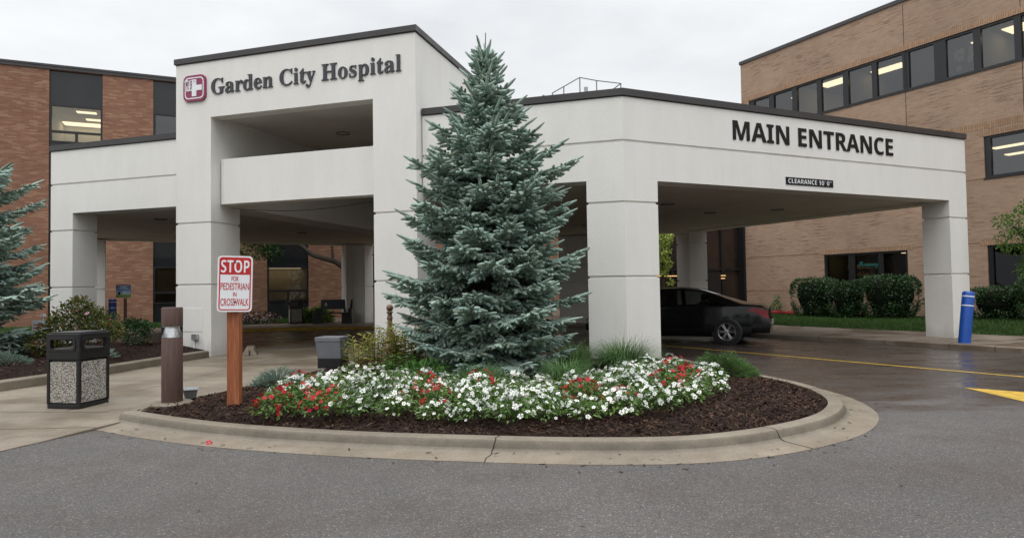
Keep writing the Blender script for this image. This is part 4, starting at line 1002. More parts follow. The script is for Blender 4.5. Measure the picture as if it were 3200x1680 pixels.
# blue bollards
def bollard(label, loc, h_, r, lean=(0, 0)):
    t = thing('bollard', label, 'bollard', loc, 0, 'blue bollards'); t.rotation_euler = (lean[1], lean[0], 0)
    bb = MB(); bb.lathe([(r, -.02), (r, h_ - .05), (r * .95, h_ - .02), (r * .8, h_ - .004), (0, h_)], 28, cap=False); bb.build('sleeve', M['blue'], t, smooth=True)
    for z in (h_ - .125, h_ - .335): bb = MB(); bb.lathe([(r, z), (r + .0025, z), (r + .0025, z + .025), (r, z + .025)], 28, cap=False); bb.build('reflective_band', M['white_band'], t, smooth=True)
    return t
bollard('blue bollard with two white bands leaning in front of the right white column', (10.2, 14.62, .112), 1.17, .122, (R(7.5), R(-1)))
bollard('upright blue bollard with white bands under a small blue poster far on the left', (-14.85, 23.95, .112), 1.22, .13)
ps = thing('poster_stake', 'small blue and green poster sign on a brown stake behind the far bollard', 'poster sign', (-14.6, 24.12, .112))
b = MB(); b.box(.05, .15, .02, .06, -.05, 1.25); b.build('stake', M['brown_wood'], ps)
def m_poster():
    mt, nt, bb = new_mat('poster_print'); tc = N_(nt, 'ShaderNodeTexCoord'); se = N_(nt, 'ShaderNodeSeparateXYZ'); nt.links.new(tc.outputs['Object'], se.inputs[0])
    n_ = noise(nt, coords(nt, 'Object', (5, 5, 14)), 1.2, 4)
    c = ramp(nt, maprange(nt, se.outputs[2], 1.27, 1.75, 0, 1), [(0, (.10, .22, .03)), (.22, (.22, .36, .07)), (.27, (.42, .55, .66)), (.6, (.12, .27, .52)), (1, (.02, .05, .22))])
    cl_ = math_(nt, 'MULTIPLY', maprange(nt, n_, .52, .62, 0, .9), math_(nt, 'MULTIPLY', maprange(nt, se.outputs[2], 1.38, 1.45, 0, 1), maprange(nt, se.outputs[2], 1.55, 1.48, 0, 1)))
    nt.links.new(mix(nt, cl_, c, (.75, .78, .8)), bb.inputs['Base Color']); bb.inputs['Roughness'].default_value = .5; return mt
b = MB(); b.box(-.22, .32, -.012, .012, 1.27, 1.75); b.build('poster', m_poster(), ps)
b = MB()
rr = random.Random(9)
for z, w_ in ((1.70, .42), (1.655, .24), (1.61, .36)):
    x = .05 - w_ / 2
    while x < .05 + w_ / 2: l_ = rr.uniform(.015, .05); b.box(x, x + l_, -.0145, -.0125, z - .012, z + .012); x += l_ + .012
b.build('caption', M['white_sign'], ps)
b = MB(); b.lathe([(.05, -.0135), (.05, -.0128)], 14, (-.10, 0, 1.43), Matrix(((1, 0, 0), (0, 0, 1), (0, 1, 0)))); b.build('printed_tree', M['spandrel'], ps)
# bench on the far pavement
bn = thing('bench', 'black bench with an oval badge on its back on the far pavement', 'bench', (-7.75, 27.75, .118), R(3))
b = MB(); b.box(-.86, .80, -.22, .24, .42, .465); b.build('seat', M['black_frame'], bn, bevel=.01)
b = MB(); b.add([(-.55, .23, .60), (.80, .23, .60), (.80, .26, .60), (-.55, .26, .60), (-.55, .30, 1.02), (.80, .30, 1.02), (.80, .34, 1.02), (-.55, .34, 1.02)], [(0, 3, 2, 1), (4, 5, 6, 7), (0, 1, 5, 4), (1, 2, 6, 5), (2, 3, 7, 6), (3, 0, 4, 7)]); b.build('backrest', flat('dark_blue_plank', (.022, .025, .034), .5), bn)
for x0 in (-.80, .42):
    b = MB(); b.box(x0, x0 + .36, -.16, .0, 0, .42); b.box(x0, x0 + .36, .04, .22, 0, .42); b.box(x0, x0 + .36, -.005, .045, .14, .42); b.box(x0 + .02, x0 + .34, .2, .26, .47, .64); b.build('leg', M['black_frame'], bn, bevel=.008)
b = MB(); b.lathe([(.055, 0), (.055, .008)], 20, (-.33, .262, .80), Matrix(((1, 0, 0), (0, 0, -1), (0, 1.6, 0)))); b.build('badge', flat('cream_badge', (.42, .40, .33), .5), bn)
# concrete wheel stop by the left pier
ws = thing('wheel_stop', 'short pale concrete wheel stop lying behind the sign post', 'wheel stop', (-6.05, 14.9, .088), R(20))
b = MB(); b.add([(-.16, -.5, 0), (.16, -.5, 0), (.16, .5, 0), (-.16, .5, 0), (-.09, -.46, .16), (.07, -.46, .16), (.07, .46, .16), (-.09, .46, .16)], [(0, 3, 2, 1), (4, 5, 6, 7), (0, 1, 5, 4), (1, 2, 6, 5), (2, 3, 7, 6), (3, 0, 4, 7)]); b.build('stop_block', M['gutter'], ws, bevel=.015)
b = MB(); b.box(-.02, .0, -.515, -.46, .0, .12); b.build('slot', M['black_frame'], ws)
# yard sign in the planter
yp = gp(118, 1008, .9); k_ = 14.0 / yp.y
ysn = thing('yard_sign', 'tiny white yard sign with faint red lines beside the rose bush', 'yard sign', (-10.25, 14.0, .25))
b = MB(); b.box(-.17, .17, -.006, .006, .38, .72); b.build('board', M['white_sign'], ysn)
b = MB()
for z in (.47, .54, .61): b.box(-.14, .13, -.0085, -.0065, z, z + .022)
b.build('caption', M['red_sign'], ysn)
b = MB(); b.box(-.02, .02, -.005, .015, -.1, .38); b.build('stake', M['white_band'], ysn)
b = MB(); b.tube([(.06, .01, .60), (.06, .01, .80)], .012, 6); b.box(.02, .1, -.03, .04, .79, .85); b.build('lamp', M['white_band'], ysn)
# red garden hose coiled by the wall
hz = rw3(.55, -.55, .19)
b = MB(); rr = random.Random(5)
hp = []
for i in range(150):
    a = i * .36; r0 = .36 + .12 * math.sin(i * .21) + rr.uniform(-.02, .02); hp.append((hz.x + r0 * 1.5 * math.cos(a), hz.y + r0 * .7 * math.sin(a) - .1, hz.z + .03 + .10 * (i / 150) + .02 * math.sin(i * 1.1)))
b.tube(hp, .018, 6); o = b.build('garden_hose', flat('red_hose', (.26, .018, .022), .45), smooth=True); tag(o, 'red garden hose coiled on the grass against the tan brick wall', 'hose')
# roof railing and vent on the canopy roof
M['rail'] = flat('grey_rail', (.20, .21, .22), .45, .5, .4)
rl0 = thing('roof_railing', 'thin grey pipe railing standing on the canopy roof', 'railing', (1.53, 14.6, ZCT - .06))
ro = root_of(rl0)
Pn = {}
for k, (px, py, Y) in dict(p1=(1811.5, 237, 14.6), p2=(1939.8, 254.5, 15.08), p4=(1761.5, 264, 15.25), p5=(1726, 283, 15.75), mid=(1864, 244.5, 14.84), q=(1896, 275.5, 15.9)).items():
    r_ = ray(px, py); s = Y / r_.y; Pn[k] = (r_.x * s, Y, EYE + r_.z * s)
zt = 6.29
for k in ('p1', 'p2', 'p4', 'p5', 'mid', 'q'):
    b = MB(); x, y, z = Pn[k]; b.tube([(x, y, ZCT - .06), (x, y, zt)], .014, 8); b.build('post', M['rail'], rl0, ro)
for dz in (0, -.50):
    b = MB(); b.tube([(Pn[k][0], Pn[k][1], zt + dz) for k in ('p5', 'p4', 'p1', 'mid', 'p2')], .013, 8); b.build('rail', M['rail'], rl0, ro)
b = MB(); b.tube([(Pn['p2'][0], Pn['p2'][1], zt), (Pn['q'][0], Pn['q'][1], zt), (Pn['q'][0] - .25, Pn['q'][1] + .9, zt)], .013, 8); b.build('rail', M['rail'], rl0, ro)
b = MB(); b.tube([(.70, 16.1, ZCT - .06), (.70, 16.1, 6.15)], .03, 8); b.tube([(.85, 15.95, ZCT - .06), (.85, 15.95, 6.3)], .03, 8); b.tube([(.45, 16.2, 6.0), (.70, 16.1, 6.02), (.85, 15.95, 6.1), (Pn['p5'][0], Pn['p5'][1], 6.1)], .013, 8); b.build('gate_post', M['rail'], rl0, ro)
vn = thing('roof_vent', 'pale grey metal hood vent with a round flue on the canopy roof', 'roof vent', (1.72, 15.4, ZCT + .06))
b = MB(); b.box(-.5, .45, -.25, .5, 0, .68); b.add([(-.55, -.3, .68), (.5, -.3, .68), (.5, .55, .68), (-.55, .55, .68), (-.12, 0, .94), (.2, 0, .94), (.2, .25, .94), (-.12, .25, .94)], [(0, 3, 2, 1), (4, 5, 6, 7), (0, 1, 5, 4), (1, 2, 6, 5), (2, 3, 7, 6), (3, 0, 4, 7)]); b.build('hood', M['steel'], vn, bevel=.01)
b = MB(); b.lathe([(.045, .85), (.045, 1.04), (.05, 1.045), (.05, 1.07)], 16, (.14, .1, 0)); b.build('flue', M['steel'], vn, smooth=True)

# ================================================================== the black saloon car
def car():
    t = thing('black_car', 'wet black four door saloon car parked under the right side of the canopy', 'car', (4.47, 17.70, .0), math.atan2(.418, -.908))
    paint = flat('black_car_paint', (.006, .006, .007), .09, .42, 0, .1, 3)
    lerp = lambda x, pts: next((y0 + (y1 - y0) * (x - x0) / (x1 - x0) for (x0, y0), (x1, y1) in zip(pts, pts[1:]) if x <= x1), pts[-1][1]) if x > pts[0][0] else pts[0][1]
    def sm(x, pts):   # smoothed lookup
        return sum(lerp(x + d, pts) for d in (-.09, -.045, 0, .045, .09)) / 5
    top = [(-2.40, .90), (-2.34, 1.01), (-2.2, 1.035), (-1.78, 1.06), (-1.2, 1.28), (-.75, 1.42), (-.2, 1.475), (.25, 1.46), (.62, 1.40), (1.32, 1.02), (1.9, .92), (2.25, .80), (2.40, .62)]
    belt = [(-2.40, .86), (-2.2, .95), (-1.6, .97), (0, .93), (1.3, .90), (2.0, .84), (2.40, .58)]
    wid = [(-2.42, .70), (-2.33, .80), (-2.1, .85), (-1.5, .893), (0, .90), (1.5, .89), (2.0, .84), (2.25, .74), (2.42, .52)]
    nx = 300; NT, NG, NL = 8, 14, 26
    def section(x):
        zt = sm(x, top); zb = min(sm(x, belt), zt - .03); w = sm(x, wid); c = max(0, min(1, (zt - zb) / .42)); wr = w * (.87 - .20 * c); wb = w * .955; P = []
        for i in range(NT + 1): u = i / NT; P.append((wr * u, zt - .055 * u ** 2.4))
        z0 = P[-1][1]
        for i in range(1, NG + 1): u = i / NG; P.append((wr + (wb - wr) * (u + .22 * u * (1 - u)), z0 + (zb - z0) * u))
        bo = .19 + (.10 if abs(x) > 2.0 else 0)
        for i in range(1, NL + 1):
            u = i / NL; z = zb + (bo - zb) * u; bul = math.sin(min(1, u * 1.55) * math.pi / 2) if u < .65 else math.cos((u - .65) / .35 * 1.0) ** .6
            P.append((wb + (w - wb) * bul - (.06 * max(0, u - .8) / .2), z))
        P.append((.0, bo)); return P
    xs = [-2.40 + 4.8 * i / nx for i in range(nx + 1)]; S = [section(x) for x in xs]; k = len(S[0])
    def xoff(x, z): return x - (.055 * max(0, min(1, (-x - 2.0) / .35)) * max(0, 1 - abs(z - .48) / .28))
    groups = {}
    def put(g, quad):
        d = groups.setdefault(g, ([], [])); base = len(d[0]); d[0].extend(quad); d[1].append((base, base + 1, base + 2, base + 3))
    for i in range(nx):
        xm = (xs[i] + xs[i + 1]) / 2
        for j in range(k - 1):
            g = 'body'
            if j < NT:
                if -1.70 < xm < -.86 and j < NT - 1: g = 'rear_window'
                elif .60 < xm < 1.28 and j < NT - 1: g = 'windscreen'
            elif j < NT + NG:
                u = (j - NT + .5) / NG; x_r = -.86 - .62 * u; x_f = .40 + .62 * u
                if .1 < u < .95 and x_r < xm < x_f:
                    if not (-.14 < xm < -.03 or abs(xm + 1.0 - .02) < .022): g = 'side_window'
            elif j < NT + NG + NL:
                u = (j - NT - NG + .5) / NL
                if .03 < u < .38 and xm < -1.90 - 1.7 * abs(u - .12): g = 'tail_lamp'
                elif .12 < u < .4 and xm > 2.02: g = 'headlamp'
            for s in (1, -1):
                q = [(xoff(xs[a], S[a][c][1]), s * S[a][c][0], S[a][c][1]) for a, c in ((i, j), (i + 1, j), (i + 1, j + 1), (i, j + 1))]
                put(g if g in ('body', 'rear_window', 'windscreen') else g + ('L' if s > 0 else 'R'), q if s > 0 else q[::-1])
    cap = [(xoff(xs[0], z), y, z) for y, z in S[0]]; bodyV, bodyF = groups['body']
    mats = dict(body=paint, rear_window=glass('rear_glass', (.10, .10, .10), 1.8), windscreen=glass('windscreen_glass', (.3, .3, .3), 1.5), side_window=glass('side_glass', (.34, .36, .35), 1.45), tail_lamp=flat('red_lamp_lens', (.19, .003, .008), .2, .4, 0, .15, 4), headlamp=flat('clear_lamp', (.5, .5, .5), .1))
    import bmesh
    for g, (Vv, F) in groups.items():
        me = bpy.data.meshes.new(g); me.from_pydata(Vv, [], F); nm = g.rstrip('LR') if g[-1] in 'LR' else g; me.materials.append(mats[nm])
        if g == 'body':
            n0 = len(cap)
            bm = bmesh.new(); bm.from_mesh(me)
            for ci in (0, nx):
                for j in range(k - 1):
                    a, c = S[ci][j], S[ci][j + 1]; x = xs[ci]
                    f = [bm.verts.new((xoff(x, a[1]), a[0], a[1])), bm.verts.new((xoff(x, c[1]), c[0], c[1])), bm.verts.new((xoff(x, c[1]), -c[0], c[1])), bm.verts.new((xoff(x, a[1]), -a[0], a[1]))]
                    bm.faces.new(f)
            bmesh.ops.remove_doubles(bm, verts=bm.verts, dist=1e-4); bmesh.ops.recalc_face_normals(bm, faces=bm.faces); bm.to_mesh(me); bm.free()
        else:
            bm = bmesh.new(); bm.from_mesh(me); bmesh.ops.remove_doubles(bm, verts=bm.verts, dist=1e-4); bm.to_mesh(me); bm.free()
        me.polygons.foreach_set('use_smooth', [True] * len(me.polygons))
        if g == 'body': me.set_sharp_from_angle(angle=R(50))
        link(bpy.data.objects.new(nm, me), t)
    rub = flat('tyre_rubber', (.014, .014, .014), .7, .3, 0, .2, 9); alloy = flat('alloy_rim', (.40, .40, .41), .3, .5, .8, .1, 6)
    for x in (-1.425, 1.425):
        for s in (1, -1):
            Mx = Matrix(((1, 0, 0), (0, 0, s), (0, 1, 0))) if s > 0 else Matrix(((1, 0, 0), (0, 0, -1), (0, 1, 0)))
            c = (x, s * .80, .325)
            bb = MB(); bb.lathe([(.375, -.14), (.375, .072), (.34, .085), (.2, .085)], 32, c, Mx, cap=False); bb.build('wheel_arch', M['black_frame'], t, smooth=True)
            bb = MB(); bb.lathe([(.215, .06), (.222, .098), (.27, .106), (.312, .098), (.325, .07), (.325, -.12), (.21, -.12)], 36, c, Mx, cap=False); w = bb.build('wheel', rub, t, smooth=True)
            bb = MB(); bb.lathe([(.205, .05), (.222, .10), (.216, .108), (.205, .10), (.19, .03)], 36, c, Mx, cap=False)
            for kk in range(6):
                for dd in (-.11, .11):
                    a = 2 * math.pi * kk / 6; p0 = Vector((.05 * math.cos(a + dd * 2), .05 * math.sin(a + dd * 2), .088)); p1 = Vector((.208 * math.cos(a + dd), .208 * math.sin(a + dd), .098))
                    bb.tube([Vector(c) + Mx @ p0, Vector(c) + Mx @ p1], [.013, .0115], 6)
            bb.lathe([(.06, .06), (.06, .092), (.03, .10), (0, .10)], 20, c, Mx, cap=False); bb.build('rim', alloy, w, smooth=True)
            bb = MB(); bb.lathe([(.20, .02), (.0, .021)], 30, c, Mx, cap=False); bb.build('brake_disc', M['black_frame'], w)
    bb = MB(); bb.box(-2.475, -2.45, -.26, .26, .50, .62); bb.build('number_plate', flat('pale_plate', (.5, .45, .38), .5), t)
    for s in (1, -1):
        bb = MB(); bb.tube([(-.38 + i * .045, s * (.888 + .012 * math.sin(math.pi * i / 4)), .80) for i in range(5)], .013, 6); bb.build('door_handle', paint, t, smooth=True)
        bb = MB(); bb.tube([(-1.05 + 2.3 * i / 8, s * .9045, .50 - .006 * i) for i in range(9)], .012, 6); bb.build('side_trim', paint, t, smooth=True)
        bb = MB(); bb.tube([(-1.5 + 2.5 * i / 10, s * (sm(-1.5 + 2.5 * i / 10, wid) * .957 + .002), sm(-1.5 + 2.5 * i / 10, belt) + .012) for i in range(11)], .009, 6); bb.build('belt_trim', M['black_frame'], t, smooth=True)
        bb = MB(); bb.box(.72, .92, s * .9, s * 1.04, .92, 1.04); bb.build('mirror', paint, t, bevel=.03)
    for y in (.36, -.36):
        for x in (.15, -.72):
            bb = MB(); bb.box(x - .10, x + .02, y - .24, y + .24, .55, 1.08); bb.box(x - .11, x - .02, y - .12, y + .12, 1.10, 1.27); bb.build('car_seat', M['black_plastic'], t, bevel=.03)
    bb = MB(); bb.box(-1.5, 1.1, -.8, .8, .5, .54); bb.build('cabin_floor', M['black_plastic'], t)
    bb = MB(); bb.lathe([(.05, 0), (.05, .004)], 12, (-2.41, .0, .90), Matrix(((0, 0, -1), (0, 1, 0), (1, 0, 0)))); bb.build('badge', M['steel'], t)
car()

# ================================================================== plants
M['blue_needles'] = foliage('blue_spruce_needles', [(.30, .395, .363), (.365, .47, .435), (.435, .545, .508), (.32, .415, .382), (.505, .61, .572)], .6, .2)
M['blue_shoot'] = foliage('blue_spruce_shoot', [(.27, .365, .335), (.335, .44, .405), (.405, .515, .478), (.20, .24, .195), (.30, .395, .362)], .75, 0, .15)
M['green_needles'] = foliage('juniper_needles', [(.07, .15, .045), (.105, .20, .06), (.15, .25, .085)], .6, .2)
M['pale_needles'] = foliage('pale_juniper_needles', [(.16, .24, .20), (.22, .31, .26), (.28, .37, .31)], .6, .2)
M['bark'] = m_wood('bark', (.060, .045, .036), (.11, .085, .065), .85)
M['twig'] = flat('twig_bark', (.085, .060, .045), .8, .2, 0, .25, 9)
def norm(a): return a / np.maximum(np.linalg.norm(a, axis=1, keepdims=True), 1e-9)
def perp(D):
    h = np.where(np.abs(D[:, 2:3]) < .9, np.array([[0, 0, 1.]]), np.array([[1., 0, 0]])); x = norm(np.cross(D, h)); return x, np.cross(D, x)
def needles(P, D, L, n, nl, nw, g, spread=.85, k3=3):
    """bottle-brush shoots: P start, D direction, L length; the needles of a shoot share its axis points"""
    D = norm(D); m_ = len(P); x, y = perp(D); n = max(4, n // k3)
    t = np.linspace(0, 1, n + 1)[None, :].repeat(m_, 0); ax = P[:, None] + D[:, None] * (t * L[:, None])[..., None] + (x[:, None] * g.normal(0, .002, (m_, n + 1))[..., None])
    tips = []
    for q in range(k3):
        a = g.uniform(0, 2 * np.pi, (m_, n)); tm = t[:, :-1] + .5 / n; e = spread * g.uniform(.75, 1.15, (m_, n)) * (1 - .62 * tm ** 4)
        rad = x[:, None] * np.cos(a)[..., None] + y[:, None] * np.sin(a)[..., None]
        dr = D[:, None] * np.cos(e)[..., None] + rad * np.sin(e)[..., None]; ln = nl * g.uniform(.75, 1.12, (m_, n)) * (1 - .35 * tm ** 6)
        tips.append(ax[:, :-1] + dr * ln[..., None])
    V = np.concatenate([ax] + tips, 1); per = V.shape[1]; base = (np.arange(m_) * per)[:, None, None]; i = np.arange(n)
    F = np.concatenate([base + np.stack([i, i + 1, n + 1 + q * n + i], 1)[None] for q in range(k3)], 1)
    return V.reshape(-1, 3), F.reshape(-1, 3)
def spindles(P, D, L, r, g, k=5):
    """the plump body of each shoot, where the needles stand densest"""
    D = norm(D); x, y = perp(D); m_ = len(P); rings = []; st = ((.06, .35), (.35, .95), (.75, 1.0), (1.04, .45))
    rr_ = r * g.uniform(.85, 1.15, m_)
    for tt, q in st:
        for j in range(k): a = 2 * np.pi * j / k; rings.append(P + D * (tt * L)[:, None] + (x * np.cos(a) + y * np.sin(a)) * (rr_ * q)[:, None])
    V = np.stack(rings, 1); b = (np.arange(m_) * k * len(st))[:, None]; F = []
    for s_ in range(len(st) - 1):
        for j in range(k): F.append(b + np.array([[s_ * k + j, s_ * k + (j + 1) % k, (s_ + 1) * k + (j + 1) % k, (s_ + 1) * k + j]]))
    return V.reshape(-1, 3), np.concatenate(F, 0)
def joinVF(parts):
    Vs, Fs, o = [], [], 0
    for V, F in parts: Vs.append(V); Fs.append(F + o); o += len(V)
    return np.concatenate(Vs), np.concatenate(Fs)
def sticks(P, Q, r0, r1):
    """thin three-sided twigs"""
    D = norm(Q - P); x, y = perp(D); V = []
    for (c, r) in ((P, r0), (Q, r1)):
        r = np.broadcast_to(np.asarray(r), (len(P),))[:, None]
        for k in range(3): a = 2 * np.pi * k / 3; V.append(c + x * r * np.cos(a) + y * r * np.sin(a))
    V = np.stack(V, 1); n = len(P); b = (np.arange(n) * 6)[:, None]
    F = np.concatenate([b + np.array([[k, (k + 1) % 3, 3 + (k + 1) % 3, 3 + k]]) for k in range(3)], 0); return V.reshape(-1, 3), F
def spruce(name, label, loc, Hh, prof, seed, nb=300, nn=26, zmin=.1, sl=.165, group=None, bulges=()):
    g = np.random.default_rng(seed); t = thing(name, label, 'spruce tree', loc, 0, group)
    pz_ = [p[0] for p in prof]; pr = [p[1] for p in prof]
    b = MB(); b.tube([(.02 * math.sin(i), .02 * math.cos(i * 1.3), -.1 + (Hh - .25) * i / 12) for i in range(13)], [.075 * (1 - i / 12.5) + .006 for i in range(13)], 8); b.build('trunk', M['bark'], t, smooth=True)
    SP, SD, SL = [], [], []; TP, TQ, TR = [], [], []
    br = []
    nw_ = int((Hh - .62 - zmin) / .27)
    for k in range(nw_ + 1):
        z = zmin + (Hh - .62 - zmin) * (k / nw_) ** 1.04; m_ = int(round(13.5 - 6.5 * k / nw_)) ; a0 = g.uniform(0, 6.28)
        for q in range(m_): br.append((z + g.normal(0, .045), a0 + 2 * math.pi * q / m_ + g.normal(0, .16), g.uniform(.76, 1.12)))
        for q in range(7 if k < nw_ * .8 else 3): br.append((z + .14 + g.normal(0, .03), g.uniform(0, 6.28), g.uniform(.5, .85)))
    for i, (z, az, rl_) in enumerate(br):
        f = z / Hh; L = np.interp(z, pz_, pr) * rl_
        for (ba, bz, bw, bm_) in bulges:
            L *= 1 + bm_ * math.exp(-((math.remainder(az - ba, 2 * math.pi)) / .45) ** 2 - ((z - bz) / bw) ** 2)
        L = max(L, .16); el0 = -.20 + .95 * f ** 1.9 + g.normal(0, .07); h = np.array([math.cos(az), math.sin(az), 0]); side = np.array([-h[1], h[0], 0]); n = 8; pts = []
        for k in range(n + 1):
            u = k / n; droop = -.24 * (1 - f) * L * math.sin(u * 2.2) * .7 + .12 * L * u ** 3; pts.append(np.array([0, 0, z]) + h * L * u * math.cos(el0) + np.array([0, 0, L * u * math.sin(el0) + droop]) + side * .05 * L * math.sin(u * 2 + i))
        pts = np.array(pts)
        for k in range(n): TP.append(pts[k]); TQ.append(pts[k + 1]); TR.append(.004 + .014 * (1 - k / n) * min(1, L))
        u = .22 if L > .5 else .1
        while u < 1.0:
            kk = min(int(u * n), n - 1); p = pts[kk] + (pts[kk + 1] - pts[kk]) * (u * n - kk); d = pts[min(kk + 1, n)] - pts[kk]; d = d / np.linalg.norm(d)
            for s in (-1, 1):
                ang = g.uniform(.55, .9); sd = np.cross(np.array([0, 0, 1.]), d); sd /= np.linalg.norm(sd) + 1e-6
                td = d * math.cos(ang) + s * sd * math.sin(ang) + np.array([0, 0, g.uniform(-.28, .06)]); td /= np.linalg.norm(td); tl_ = min(.5, .44 * L * (1.10 - u) + .06) * g.uniform(.7, 1.15)
                q = p + td * tl_; TP.append(p); TQ.append(q); TR.append(.0035)
                v = .22
                while v < .95:
                    pp = p + td * tl_ * v; s2n = np.cross(np.array([0, 0, 1.]), td); s2n /= np.linalg.norm(s2n) + 1e-6
                    for s2 in (-1, 1):
                        if g.uniform() < .86:
                            dd = td * math.cos(.8) + s2 * s2n * math.sin(.8) + np.array([0, 0, g.uniform(-.50, .18)]); SP.append(pp); SD.append(dd); SL.append(sl * g.uniform(.7, 1.2) * (.75 + .25 * (1 - v)))
                    v += sl * .52 / max(tl_, .1)
                SP.append(p); SD.append(td); SL.append(tl_ + sl * .55)
            u += sl * .60 / max(L, .3)
        SP.append(pts[-2]); SD.append(pts[-1] - pts[-2]); SL.append(sl * 1.5 + L / n)
    # leader and its candles: thin, short-needled, the stem showing
    CP, CD, CL = [np.array([0, 0, Hh - .62])], [np.array([.02, 0, 1])], [.61]; TP.append(np.array([0, 0, Hh - .8])); TQ.append(np.array([.012, 0, Hh - .0])); TR.append(.010)
    for i in range(11):
        z = Hh - .60 + .26 * (i / 11); a = i * 2.4 + .4; e = g.uniform(.80, 1.2); ln = g.uniform(.20, .34) * (1.0 - .35 * i / 11); d = np.array([math.cos(a) * math.cos(e), math.sin(a) * math.cos(e), math.sin(e)])
        p = np.array([0, 0, z]); TP.append(p); TQ.append(p + d * ln); TR.append(.006); CP.append(p); CD.append(d); CL.append(ln)
    SP = np.array(SP); SD = np.array(SD); SL = np.array(SL); cnt = len(SP)
    long_ = SL > sl * 1.6
    parts_ = [needles(SP[~long_], SD[~long_], SL[~long_], nn, .040, 0, g, 1.0), needles(SP[long_], SD[long_], SL[long_], int(nn * 1.9), .040, 0, g, 1.0), needles(np.array(CP), np.array(CD), np.array(CL), 96, .026, 0, g, .95)]
    V, F = joinVF(parts_)
    Vc, Fc = spindles(SP, SD, SL, .0235, g); np_mesh('shoots', Vc, Fc, M['blue_shoot'], t, smooth=True)
    np_mesh('crown', V, F, M['blue_needles'], t)
    Vs, Fs = sticks(np.array(TP), np.array(TQ), np.array(TR), np.array(TR) * .75); np_mesh('branches', Vs, Fs, M['twig'], t)
    print(name, cnt, len(F)); return t
spruce('blue_spruce', 'tall blue spruce with layered boughs standing in the flower bed before the canopy', (-.38, 10.25, .15), 5.46,
       [(0, .90), (.3, 1.02), (.75, 1.16), (1.43, 1.38), (2.2, 1.30), (3.1, 1.06), (3.6, .80), (4.1, .54), (4.5, .27), (4.8, .10)], 11, nn=75, zmin=.12,
       bulges=((-.35, 2.25, .16, .16), (3.3, 1.45, .2, .10), (-.15, 3.2, .25, .3), (3.0, 2.7, .2, .1)))
spruce('blue_spruce', 'blue spruce in the left planter cut off by the picture edge', (-11.05, 12.15, .28), 4.5,
       [(0, 1.4), (.5, 1.65), (1.0, 1.75), (1.6, 1.85), (2.1, 1.85), (2.6, 1.65), (3.2, 1.35), (3.8, .8), (4.3, .3)], 23, nn=66, zmin=.15, sl=.18)

def low_conifer(name, label, loc, rad, h_, n, seed, mat, cat, nn=36, up=.6, sl=.10):
    g = np.random.default_rng(seed); t = thing(name, label, cat, loc)
    P, D, L = [], [], []; TP, TQ = [], []
    for i in range(n):
        a = g.uniform(0, 6.283); r = math.sqrt(g.uniform(0, 1)); hz_ = h_ * (1 - r ** 2) * g.uniform(.35, 1.0)
        p = np.array([rad[0] * r * math.cos(a), rad[1] * r * math.sin(a), hz_ * .8 + .02]); d = np.array([math.cos(a) * (.35 + .6 * r), math.sin(a) * (.35 + .6 * r), up * (1.1 - .6 * r)]) + g.normal(0, .22, 3)
        P.append(p); D.append(d); L.append(sl * g.uniform(.6, 1.2))
        if i % 4 == 0: TP.append(np.array([p[0] * .15, p[1] * .15, 0])); TQ.append(p)
    P, D, L = map(np.array, (P, D, L)); V, F = needles(P, D, L, nn, .024, 0, g, .7); np_mesh('foliage', V, F, mat, t)
    Vs, Fs = sticks(np.array(TP), np.array(TQ), .005, .003); np_mesh('stems', Vs, Fs, M['twig'], t); return t
low_conifer('juniper', 'small blue-green juniper at the left rear edge of the island bed', (-3.42, 9.45, .13), (.34, .30), .28, 420, 3, M['pale_needles'], 'juniper')
low_conifer('juniper', 'spreading green juniper beside the flowers at the right end of the island', (3.12, 9.75, .13), (.50, .40), .40, 1300, 5, M['green_needles'], 'juniper')
low_conifer('dwarf_conifer', 'pale green dwarf conifer low in the left planter at the picture edge', (-8.85, 11.2, .29), (.42, .32), .26, 420, 7, M['pale_needles'], 'dwarf conifer')
low_conifer('dwarf_conifer', 'tiny pale dwarf conifer peeping out behind the front litter bin', (-7.75, 12.1, .30), (.26, .22), .24, 200, 8, M['pale_needles'], 'dwarf conifer')

def leaf_cards(P, D, Nn, L, Wd, g, fold=.18, curl=.0):
    """six-point leaves with a slight fold"""
    D = norm(D); S = norm(np.cross(D, Nn)); U = np.cross(S, D); L = L[:, None]; Wd = Wd[:, None]
    b0 = P; r1 = P + D * L * .35 + S * Wd * .5 + U * Wd * fold; r2 = P + D * L * .72 + S * Wd * .36 + U * (Wd * fold - L * curl * .5); tp = P + D * L - U * L * curl; l2 = P + D * L * .72 - S * Wd * .36 + U * (Wd * fold - L * curl * .5); l1 = P + D * L * .35 - S * Wd * .5 + U * Wd * fold
    mid = P + D * L * .5
    V = np.stack([b0, r1, r2, tp, l2, l1], 1); n = len(P); b = (np.arange(n) * 6)[:, None]
    F = np.concatenate([b + np.array([[0, 1, 2, 3]]), b + np.array([[0, 3, 4, 5]])], 0); return V.reshape(-1, 3), F
def shell_points(blobs, n, g, inner=.55, zcut=None):
    P, O = [], []; wts = np.array([b[1][0] * b[1][1] + b[1][0] * b[1][2] for b in blobs]); wts = wts / wts.sum(); idx = g.choice(len(blobs), n, p=wts)
    d = norm(g.normal(0, 1, (n, 3))); c = np.array([b[0] for b in blobs])[idx]; r = np.array([b[1] for b in blobs])[idx]; k = g.uniform(inner ** 2, 1, n) ** .5
    return c + d * r * k[:, None], d
